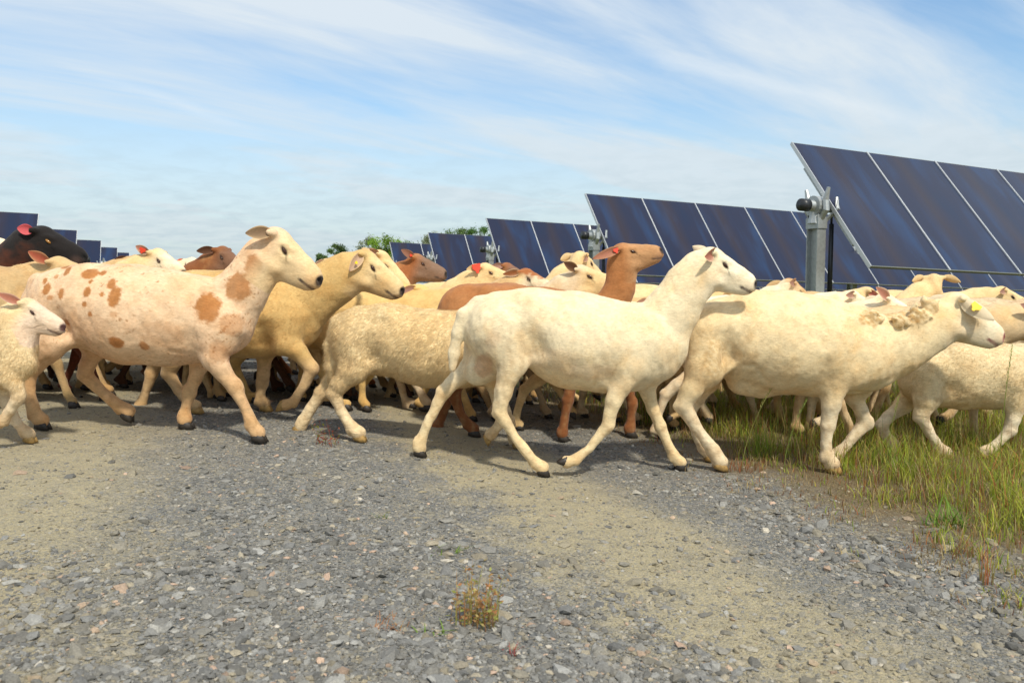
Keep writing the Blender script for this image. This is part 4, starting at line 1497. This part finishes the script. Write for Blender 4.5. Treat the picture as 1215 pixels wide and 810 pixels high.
def tuft(name, px, py, label, cat, nb, hgt, spread, pal, wts, wid=.003, lean=(.2, 1.0), seed=0, leaves=False, group=None):
    r = np.random.default_rng(seed + 400)
    x, y = gpt(px, py)
    ang, rad = r.uniform(0, 6.28, nb), spread * np.sqrt(r.uniform(size=nb))
    xs, ys = x + rad * np.cos(ang), y + rad * np.sin(ang) * .7
    root = empty(name, (0, 0, 0), label, cat, group)
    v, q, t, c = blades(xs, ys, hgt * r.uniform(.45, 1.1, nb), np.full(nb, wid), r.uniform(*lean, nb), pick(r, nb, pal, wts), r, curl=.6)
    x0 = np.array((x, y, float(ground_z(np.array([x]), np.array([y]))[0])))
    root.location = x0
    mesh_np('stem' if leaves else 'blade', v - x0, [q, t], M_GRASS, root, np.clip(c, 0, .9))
    if leaves:
        V, F_, C = [], [], []
        per = leaves
        vv = v.reshape(nb, 7, 3)
        for i in range(nb):
            for k in range(per):
                tt = r.uniform(.1, 1) * 2.99
                j = int(tt)
                a0 = vv[i, 2 * j]
                a1 = vv[i, min(2 * j + 2, 6)]
                p = a0 + (a1 - a0) * (tt - j)
                d = r.normal(size=3)
                d[2] = abs(d[2]) * .7
                d /= np.linalg.norm(d)
                e = np.cross(d, r.normal(size=3))
                e /= np.linalg.norm(e)
                l_ = r.uniform(.5, 1) * min(hgt, .12) * .13
                n0 = len(V)
                V += [p - x0, p - x0 + d * l_ * .5 + e * l_ * .25, p - x0 + d * l_, p - x0 + d * l_ * .5 - e * l_ * .25]
                F_.append((n0, n0 + 1, n0 + 2, n0 + 3))
                cc = np.array(pal[r.integers(len(pal))]) * r.uniform(.8, 1.4)
                C += [cc] * 4
        mesh_np('foliage', np.array(V), np.array(F_), M_GRASS, root, np.clip(np.array(C), 0, .9), smooth=False)
    return root


RUST = [(.42, .25, .10), (.44, .34, .14), (.36, .37, .10), (.40, .19, .08)]
tuft('weed', 563, 738, 'bushy rust and yellow-green weed rising from the foreground gravel', 'weed', 52, .13, .055, RUST, [2, 4, 3, 1], .0028, (.05, .4), 1, leaves=7)
tuft('weed', 463, 742, 'low orange-brown weed beside the foreground weed clump', 'weed', 26, .035, .04, [(.45, .17, .05), (.40, .25, .10)], [3, 1], .0016, (.4, 1.5), 2, leaves=5)
tuft('weed', 607, 775, 'tiny dark red seedling in front of the bushy weed', 'weed', 9, .035, .012, [(.35, .05, .04), (.3, .12, .05)], [3, 1], .002, (.2, 1.0), 3, leaves=5)
tuft('weed', 388, 528, 'spindly red-stemmed weed beside the woolly lamb\'s hind hooves', 'weed', 18, .13, .05, [(.35, .08, .04), (.25, .25, .05)], [2, 1], .0022, (.1, .8), 4, leaves=6)
tuft('grass_tuft', 530, 657, 'flat small green grass tuft lying on the gravel', 'grass tuft', 22, .03, .045, [(.16, .24, .04), (.3, .3, .1)], [3, 1], .004, (1.0, 3), 5)
tuft('grass_tuft', 452, 613, 'little green sprout in the gravel below the woolly lamb', 'grass tuft', 10, .03, .018, [(.16, .26, .04), (.35, .3, .08)], [2, 1], .003, (.3, 1.2), 6)
tuft('grass_tuft', 513, 750, 'sparse green blades left of the bushy weed\'s foot', 'grass tuft', 8, .03, .03, [(.2, .3, .06)], [1], .005, (.8, 2.4), 7)
tuft('grass_tuft', 735, 765, 'faint dry sprig near the bottom centre of the track', 'grass tuft', 6, .015, .02, [(.3, .28, .1)], [1], .002, (.8, 2.4), 17)
tuft('grass_tuft', 1122, 622, 'broad-bladed bright green grass clump at the verge edge', 'grass tuft', 46, .10, .07, [(.13, .25, .03), (.20, .30, .05)], [2, 1], .006, (.4, 1.6), 8)
tuft('grass_tuft', 1010, 660, 'small pale sprout where the gravel meets the verge', 'grass tuft', 14, .03, .04, [(.24, .28, .06), (.4, .3, .12)], [1, 1], .003, (.5, 1.5), 9)
tuft('grass_tuft', 905, 545, 'tall arching grass clump between the tagged ewe\'s legs', 'grass tuft', 46, .26, .07, [(.22, .32, .04), (.34, .32, .08)], [3, 1], .0045, (.2, .9), 10)
tuft('grass_tuft', 885, 560, 'reddish dry grass clump near the tagged ewe\'s hind hooves', 'grass tuft', 60, .08, .08, [(.35, .14, .06), (.40, .30, .13)], [2, 1], .003, (.2, .9), 11)
tuft('grass_tuft', 1170, 690, 'upright reddish grass stalks at the right edge of the gravel', 'grass tuft', 22, .13, .03, [(.40, .15, .06), (.35, .32, .10)], [2, 1], .003, (.05, .4), 12)
tuft('grass_tuft', 1080, 560, 'thick green grass patch left of the lamb\'s hind hoof', 'grass tuft', 70, .14, .13, [(.15, .26, .03), (.28, .32, .06)], [3, 1], .0042, (.2, .9), 13)
tuft('grass_tuft', 790, 505, 'dark green grass clump behind the central ewe\'s front legs', 'grass tuft', 80, .22, .14, [(.12, .2, .03), (.3, .28, .08)], [3, 1], .005, (.1, .7), 14)


def seed_stalk(px, py, hgt, lean, label, c):
    x, y = gpt(px, py)
    z = float(ground_z(np.array([x]), np.array([y]))[0])
    root = empty('grass_stalk', (x, y, z), label, 'grass stalk', 'tall seeding grass stalks in the verge')
    mb = MB()
    pts = [(lean * hgt * t ** 1.6, .01 * math.sin(3 * t), hgt * t) for t in np.linspace(0, 1, 9)]
    mb.tube(pts, [.0017 * (1 - .5 * t) for t in np.linspace(0, 1, 9)], 5, c)
    mb.build('stem', M_GRASS, root, True, True)
    mb = MB()
    r = random.Random(px)
    for i in range(26):
        t = .72 + .28 * i / 26
        p = np.array((lean * hgt * t ** 1.6, .01 * math.sin(3 * t), hgt * t))
        a = r.uniform(0, 6.28)
        d = np.array((math.cos(a) * .45, math.sin(a) * .45, .9)) * .015
        e = np.cross(d, (0, 0, 1)) * .22
        mb.add([p, p + d * .5 + e, p + d, p + d * .5 - e], [(0, 1, 2, 3)], np.array(c) * r.uniform(.9, 1.4))
    mb.build('seed_head', M_GRASS, root, False, True)


seed_stalk(1186, 575, .55, .05, 'tallest green seeding grass stalk, crossing the lamb at the right edge', (.26, .34, .06))
seed_stalk(1050, 580, .36, .12, 'straight seeding grass stalk right of the tagged ewe\'s front hoof', (.30, .33, .08))
seed_stalk(1145, 590, .30, -.1, 'short straw-coloured seeding stalk under the lamb\'s belly', (.38, .32, .12))
seed_stalk(880, 560, .36, .35, 'seeding grass stalk arching right across the tagged ewe\'s belly', (.34, .34, .10))
seed_stalk(930, 560, .30, .3, 'thin green seeding stalk between the tagged ewe\'s front and hind legs', (.26, .34, .08))

# ------------------------------------------------------------------ solar trackers
M_STEEL = simple_mat('galvanised_steel', (.42, .44, .43), .45, .6, 25, .15, .0)
M_ALU = simple_mat('pale_aluminium_edge', (.62, .63, .62), .4, .4)
M_DKSTEEL = simple_mat('dark_steel', (.03, .032, .035), .4, .3)
M_RAIL = simple_mat('rail_metal', (.20, .21, .17), .5, .5)

M_GLASS, nt, b = new_mat('thin_film_panel_glass')
tc = nod(nt, 'ShaderNodeTexCoord')
sep = nod(nt, 'ShaderNodeSeparateXYZ')
nt.links.new(tc.outputs['Generated'], sep.inputs[0])
oi = nod(nt, 'ShaderNodeObjectInfo')
mp = nod(nt, 'ShaderNodeMapping')
mp.inputs['Scale'].default_value = (2.2, .5, 1)
nt.links.new(tc.outputs['Object'], mp.inputs[0])
ad = nod(nt, 'ShaderNodeVectorMath', operation='ADD')
nt.links.new(mp.outputs[0], ad.inputs[0])
nt.links.new(oi.outputs['Location'], ad.inputs[1])
nn = noise(nt, 1.3, 3, .5, ad.outputs[0], .3)
# navy film; the brownish streak is a reflection painted into the colour
dx = math_n(nt, 'ABSOLUTE', math_n(nt, 'SUBTRACT', math_n(nt, 'ADD', sep.outputs['X'], math_n(nt, 'MULTIPLY', nn.outputs['Fac'], .18)), .48))
st = math_n(nt, 'SUBTRACT', 1.0, math_n(nt, 'DIVIDE', dx, .17), clamp=True)
blue = ramp(nt, nn.outputs['Fac'], [(.3, (.012, .021, .052)), (.5, (.018, .021, .046)), (.70, (.018, .038, .095))])
cg = mix(nt, math_n(nt, 'MULTIPLY', st, .55), blue.outputs[0], (.040, .027, .026))
wv_ = nod(nt, 'ShaderNodeTexWave')
wv_.inputs['Scale'].default_value = 30
nt.links.new(tc.outputs['Generated'], wv_.inputs['Vector'])
cg = mix(nt, .05, cg, wv_.outputs['Color'], 'MULTIPLY')
nt.links.new(cg, b.inputs['Base Color'])
setv(b, Roughness=.12)
b.inputs['Specular IOR Level'].default_value = .32

AZ_R, SLOPE, TILT = .42176, .02831, .87718
D = np.array((math.cos(AZ_R) * math.cos(SLOPE), math.sin(AZ_R) * math.cos(SLOPE), -math.sin(SLOPE)))
NV = np.array((math.sin(AZ_R), -math.cos(AZ_R), 0.0))
ZP = np.cross(D, NV)
ZP = ZP if ZP[2] > 0 else -ZP
PL, PWID = 2.0, 1.26
UPV = -NV * math.cos(TILT) + ZP * math.sin(TILT)      # up along the glass
NORM = np.cross(D, UPV)
if NORM @ NV < 0:
    NORM = -NORM
RP = np.stack([D, UPV, NORM], 1)         # columns: local axes


def prim(fn):
    mb = MB()
    fn(mb)
    return mb


glass_me = rail_me = None


def make_row(origin, sgn, n, label, hub=True, group='solar tracker rows', fresh=False):
    """origin: centre of the row's free end (tube height); sgn: +1 runs away to the right, -1 to the left"""
    global glass_me, rail_me
    root = empty('solar_tracker', (origin[0], origin[1], float(gz(origin[0]))), label, 'solar tracker', group)
    zt = origin[2] - root.location.z
    R4 = Matrix(((RP[0, 0], RP[0, 1], RP[0, 2], 0), (RP[1, 0], RP[1, 1], RP[1, 2], 0), (RP[2, 0], RP[2, 1], RP[2, 2], 0), (0, 0, 0, 1)))
    if glass_me is None:
        mb = MB()
        mb.box((0, 0, 0), (PWID - .023, PL - .012, .012))
        g = mb.build('panel', M_GLASS)
        mb = MB()
        for sx in (-1, 1):
            mb.box((sx * (PWID / 2 - .006), 0, -.004), (.010, PL, .045))
        mb.box((0, -PL / 2 + .004, -.002), (PWID - .023, .012, .03))
        mb.box((0, PL / 2 - .002, -.004), (PWID - .023, .006, .02))
        f = mb.build('frame', M_ALU)
        glass_me, rail_me = g.data, f.data
        rail_me.materials.append(M_RAIL)
        mi = np.zeros(len(rail_me.polygons), np.int32)
        mi[12:] = 1
        rail_me.polygons.foreach_set('material_index', mi)
        bpy.data.objects.remove(g)
        bpy.data.objects.remove(f)
    for i in range(n):
        c = D * sgn * (i + .5) * PWID
        p = bpy.data.objects.new('panel', glass_me)
        COL.objects.link(p)
        p.parent = root
        Mx = R4.copy()
        Mx.translation = Vector((c[0] + NORM[0] * .09, c[1] + NORM[1] * .09, zt + c[2] + NORM[2] * .09))
        p.matrix_local = Mx
        f = bpy.data.objects.new('frame', rail_me)
        COL.objects.link(f)
        f.parent = p
    # torque tube, pokes out past the last panel
    mb = MB()
    a_ = np.array((0, 0, zt)) - D * sgn * .34
    e_ = np.array((0, 0, zt)) + D * sgn * n * PWID
    mb.tube([a_, e_], .065, 12)
    mb.build('torque_tube', M_STEEL, root, True)
    mb = MB()
    mb.tube([a_ - D * sgn * .01, a_ + D * sgn * .10], .072, 14)
    mb.build('end_cap', M_DKSTEEL, root, True)
    # posts with a bearing every few panels
    ps = [.18] + [x for x in np.arange(5 * PWID, n * PWID, 5 * PWID)]
    for k, t in enumerate(ps):
        c = D * sgn * (t - .28 if k == 0 else t)
        mb = MB()
        Rz = np.stack([np.array((D[0], D[1], 0)) / math.hypot(D[0], D[1]), -NV, (0, 0, 1)], 1)
        
        cen = c + np.array((0, 0, zt))
        g0 = float(gz(origin[0] + c[0])) - root.location.z - .2
        hh = cen[2] - .10
        mb.box((c[0], c[1], (hh + g0) / 2), (.012, .15, hh - g0), Rz)
        for s in (-1, 1):
            cc = c + NV * s * .078
            mb.box((cc[0], cc[1], (hh + g0) / 2), (.13, .010, hh - g0), Rz)
        mb.build('post', M_STEEL, root)
        mb = MB()
        Z = np.array((0, 0, 1.0))
        for s in (-1, 1):                     # cradle horns either side of the tube
            mb.tube([cen - Z * .17 + NV * s * .05, cen - Z * .05 + NV * s * .14, cen + Z * .06 + NV * s * .13, cen + Z * .2 + NV * s * .17], [.035, .04, .035, .02], 8)
        mb.tube([cen - D * .07, cen + D * .07], .115, 16)
        mb.tube([cen - Z * .2 - D * .02, cen - Z * .06 - D * .02], [.09, .06], 10)
        for s in (-1, 1):
            mb.tube([cen + D * .05 + NV * s * .02 - Z * .22, cen + D * .16 * sgn + NV * s * .16 - Z * .03, cen + D * .2 * sgn + NV * s * .1 + Z * .1], [.022, .028, .02], 6)
        mb.box(cen - Z * .2, (.14, .19, .12), Rz)
        mb.build('bearing', M_STEEL, root)
        if k == 0:
            # damper strut from the frame to a bracket low on the post
            top = cen + D * sgn * .16 + NV * .07 - Z * .2
            mb = MB()
            mb.tube([top, top - Z * .95], .028, 10)
            mb.tube([top + Z * .12, top], .014, 8)
            dmp = mb.build('damper', M_DKSTEEL, root, True)
            mb = MB()
            lo_ = cen - Z * 1.06
            mb.tube([lo_ + NV * .06, top - Z * 1.02], .014, 6)
            mb.tube([lo_ + Z * .12 + NV * .06, top - Z * .98], .012, 6)
            mb.tube([lo_ - Z * .14 + NV * .05, top - Z * 1.02], .012, 6)
            mb.build('bracket', M_STEEL, root)
    # purlin arms under the first panel edges
    for t in (.06, PWID, 2 * PWID):
        mb = MB()
        c = D * sgn * t + np.array((0, 0, zt)) + NORM * .04
        mb.box(c, (.045, PL * .62, .05), RP)
        mb.build('purlin', M_STEEL, root)
    return root


STEP = np.array((-2.04, 5.285, -.02))
TOP = np.array((3.413, 9.889, 2.473))
P1 = TOP - UPV * PL / 2 - NORM * .09
names = ['nearest tracker row with four tall panels at right',
         'second tracker row, behind the raised brown head and post',
         'third tracker row, its first panel right of the tree tops',
         'fourth tracker row, low panels between trees and third row',
         'farthest right-hand tracker row, barely above the cream heads']
for k, n in enumerate((7, 13, 19, 26, 33)):
    make_row(P1 + STEP * k, 1, n, names[k])
PLF = np.array((-10.3, 17.5, 2.28)) - UPV * PL / 2 - NORM * .09
names = ['left tracker row behind the black sheep, dark panel cut by the frame',
         'left tracker row ending above the black sheep\'s forehead',
         'left tracker row ending over the black sheep\'s muzzle',
         'left tracker row ending just right of the black sheep\'s muzzle',
         'smallest left tracker row, farthest from the black sheep']
for k in range(5):
    make_row(PLF + STEP * k * (1, 1, 0), -1, 8, names[k])

# ------------------------------------------------------------------ trees
M_BARK = simple_mat('bark', (.12, .09, .06), .9, 0, 12, .3, .02)
M_LEAF = col_mat('leaf', .6, .2, .3)


def tree(px, top_py, Y, width_px, label, c, sparse=1.0, seed=0):
    r = np.random.default_rng(seed + 70)
    top_py -= (338 - top_py) * .11
    width_px *= 1.15
    x = (px - CX) / F_PX * Y
    hgt = CAM_H + (338 - top_py) / F_PX * Y
    w = width_px / F_PX * Y / 2
    root = empty('tree', (x, Y, 0), label, 'tree', 'trees beyond the solar rows', )
    mb = MB()
    mb.tube([(0, 0, -.2), (.05, 0, hgt * .3), (-.05, .05, hgt * .6), (0, 0, hgt * .85)], [.2, .15, .1, .03], 8)
    tips = []
    for i in range(16):
        z = hgt * r.uniform(.25, .75)
        a_ = r.uniform(0, 6.28)
        l_ = w * r.uniform(.5, .95)
        tip = np.array((math.cos(a_) * l_, math.sin(a_) * l_, min(z + l_ * r.uniform(.2, .8), hgt * .93)))
        mb.tube([(0, 0, z * .9), tip * .5 + np.array((0, 0, z * .48)), tip], [.07, .045, .015], 5)
        tips.append(tip)
    mb.build('trunk', M_BARK, root, True)
    cl = np.array(tips + [np.array((0, 0, hgt * .9))] + [np.array((r.normal() * w * .45, r.normal() * w * .45, hgt * r.uniform(.4, .95))) for _ in range(14)])
    V, C = [], []
    nl = int(240 * sparse)
    for p in cl:
        rad = w * r.uniform(.22, .4)
        q = p + r.normal(size=(nl, 3)) * rad * (.55, .55, .42)
        q[:, 2] = np.clip(q[:, 2], .5, hgt * 1.03)
        d1 = r.normal(size=(nl, 3))
        d1 /= np.linalg.norm(d1, axis=1, keepdims=True)
        d2 = np.cross(d1, r.normal(size=(nl, 3)))
        d2 /= np.linalg.norm(d2, axis=1, keepdims=True)
        sz = r.uniform(.05, .11, nl)[:, None] * (Y / 80)
        V.append(np.stack([q - d1 * sz, q + d2 * sz * .6, q + d1 * sz, q - d2 * sz * .6], 1))
        C.append(np.repeat(np.array(c) * r.uniform(.55, 1.4) * r.uniform(.75, 1.3, (nl, 1)), 4, 0))
    V = np.concatenate(V).reshape(-1, 3)
    mesh_np('crown', V, np.arange(len(V)).reshape(-1, 4), M_LEAF, root, np.concatenate(C), smooth=False)


G1, G2, G3 = (.12, .19, .06), (.20, .32, .04), (.20, .23, .13)
tree(402, 293, 95, 22, 'small round tree standing alone left of the treeline', G1, .8, 1)
tree(381, 303, 105, 14, 'lowest bush-like tree beside the spotted ewe\'s nose', G1, .7, 2)
tree(438, 285, 92, 26, 'thin grey-green tree left of the bright green one', G3, .35, 3)
tree(460, 286, 80, 34, 'bright yellow-green leafy tree above the paired cream heads', G2, 1, 4)
tree(487, 292, 84, 26, 'low green tree just behind the farthest tracker row', G1, 1, 5)
tree(516, 279, 86, 28, 'grey-green tree rising left of the third tracker row', G3, .8, 6)
tree(549, 274, 78, 30, 'tall green tree rising above the fourth tracker row', G1, 1, 7)
tree(575, 273, 76, 28, 'dark green tree at the top corner of the third tracker row', (.08, .16, .04), 1, 8)
tree(604, 281, 88, 26, 'tree peeping out behind the third tracker row\'s first panel', G1, 1, 9)
tree(660, 283, 96, 30, 'tree hidden low behind the third and second rows', G1, 1, 10)

# ------------------------------------------------------------------ sky and sun
SUN_EL = math.radians(52)
SUN_AZ = math.radians(156)
sun_dir = Vector((math.sin(SUN_AZ) * math.cos(SUN_EL), math.cos(SUN_AZ) * math.cos(SUN_EL), math.sin(SUN_EL)))
sd = bpy.data.lights.new('sun', 'SUN')
sun = bpy.data.objects.new('sun', sd)
COL.objects.link(sun)
sd.energy = 3.85
sd.angle = math.radians(4)
sd.color = (1.0, .925, .79)
sun.rotation_euler = (-sun_dir).to_track_quat('-Z', 'Y').to_euler()
sun.location = (0, 0, 30)

world = bpy.data.worlds.new('World')
scene.world = world
world.use_nodes = True
nt = world.node_tree
bg_ = nt.nodes['Background']
sky = nod(nt, 'ShaderNodeTexSky', sky_type='NISHITA')
sky.sun_disc = False
sky.sun_elevation = SUN_EL
sky.sun_rotation = SUN_AZ
sky.air_density = 1.2
sky.dust_density = 1.5
sky.ozone_density = 1.5
tc = nod(nt, 'ShaderNodeTexCoord')
G = tc.outputs['Generated']
sep = nod(nt, 'ShaderNodeSeparateXYZ')
nt.links.new(G, sep.inputs[0])
den = math_n(nt, 'ADD', math_n(nt, 'MAXIMUM', sep.outputs['Z'], 0.0), .14)
cx_ = math_n(nt, 'DIVIDE', sep.outputs['X'], den)
cy_ = math_n(nt, 'DIVIDE', sep.outputs['Y'], den)
cmb = nod(nt, 'ShaderNodeCombineXYZ')
nt.links.new(cx_, cmb.inputs[0])
nt.links.new(cy_, cmb.inputs[1])
mp = nod(nt, 'ShaderNodeMapping')
mp.inputs['Scale'].default_value = (.36, 1.25, 1)
mp.inputs['Location'].default_value = (.3, .9, 0)
mp0 = nod(nt, 'ShaderNodeMapping')          # turn first, stretch afterwards: the streaks drift towards the far right
mp0.inputs['Rotation'].default_value = (0, 0, math.radians(-38))
nt.links.new(cmb.outputs[0], mp0.inputs[0])
nt.links.new(mp0.outputs[0], mp.inputs[0])
n1 = noise(nt, .85, 8, .55, mp.outputs[0], .5)
n2 = noise(nt, 3.2, 8, .62, mp.outputs[0], .8)
n3 = noise(nt, 5.5, 6, .6, cmb.outputs[0], .3)
f1 = ramp(nt, n1.outputs['Fac'], [(.36, .0), (.57, .97)]).outputs[0]
f2 = ramp(nt, n2.outputs['Fac'], [(.38, 0), (.70, .7)]).outputs[0]
fc = math_n(nt, 'ADD', f1, math_n(nt, 'MULTIPLY', f2, .5), clamp=True)
low = ramp(nt, sep.outputs['Z'], [(.0, .92), (.10, .75), (.24, .0)]).outputs[0]
fc = math_n(nt, 'MAXIMUM', fc, low)
# soft ripples low in the sky
rip = math_n(nt, 'MULTIPLY', ramp(nt, n3.outputs['Fac'], [(.42, 0), (.66, .6)]).outputs[0], ramp(nt, sep.outputs['Z'], [(.02, 1), (.2, 0)]).outputs[0])
skc = nod(nt, 'ShaderNodeVectorMath', operation='SCALE')
nt.links.new(sky.outputs[0], skc.inputs[0])
skc.inputs['Scale'].default_value = .15
tint = mix(nt, 1.0, skc.outputs[0], (.90, 1.08, 1.18), 'MULTIPLY')
cloud = ramp(nt, sep.outputs['Z'], [(0, (.64, .73, .77)), (.14, (.72, .80, .85)), (.32, (.79, .86, .91)), (1, (.84, .89, .94))]).outputs[0]
skyc = mix(nt, math_n(nt, 'MULTIPLY', fc, .88), tint, cloud)


def trail(p, q, width, x0, x1, amt):
    """old aircraft trail: part of a great circle on the sky"""
    da = at(*p, 1.0) - (0, 0, CAM_H)
    db = at(*q, 1.0) - (0, 0, CAM_H)
    nrm = np.cross(da, db)
    nrm /= np.linalg.norm(nrm)
    dt = nod(nt, 'ShaderNodeVectorMath', operation='DOT_PRODUCT')
    nt.links.new(G, dt.inputs[0])
    dt.inputs[1].default_value = tuple(nrm)
    off = math_n(nt, 'ADD', dt.outputs['Value'], math_n(nt, 'MULTIPLY_ADD', n3.outputs['Fac'], .014, -.007))
    w = math_n(nt, 'SUBTRACT', 1.0, math_n(nt, 'DIVIDE', math_n(nt, 'ABSOLUTE', off), width), clamp=True)
    g = math_n(nt, 'MULTIPLY', math_n(nt, 'MULTIPLY', math_n(nt, 'SUBTRACT', sep.outputs['X'], x0), 12, clamp=True),
               math_n(nt, 'MULTIPLY', math_n(nt, 'SUBTRACT', x1, sep.outputs['X']), 12, clamp=True))
    return math_n(nt, 'MULTIPLY', math_n(nt, 'MULTIPLY', w, g), amt)


tr = math_n(nt, 'MAXIMUM', trail((760, 62), (1090, 145), .012, .10, .48, .38), trail((120, 92), (330, 165), .009, -.48, -.27, .32))
skyc = mix(nt, tr, skyc, (.85, .91, .95))
skyc = mix(nt, rip, skyc, (.47, .60, .68))
nt.links.new(skyc, bg_.inputs['Color'])
bg_.inputs['Strength'].default_value = 1.0

# ------------------------------------------------------------------ output
scene.view_settings.view_transform = 'Standard'
scene.view_settings.look = 'None'
scene.view_settings.exposure = 0
scene.render.engine = 'CYCLES'
scene.cycles.max_bounces = 6
scene.cycles.use_denoising = True
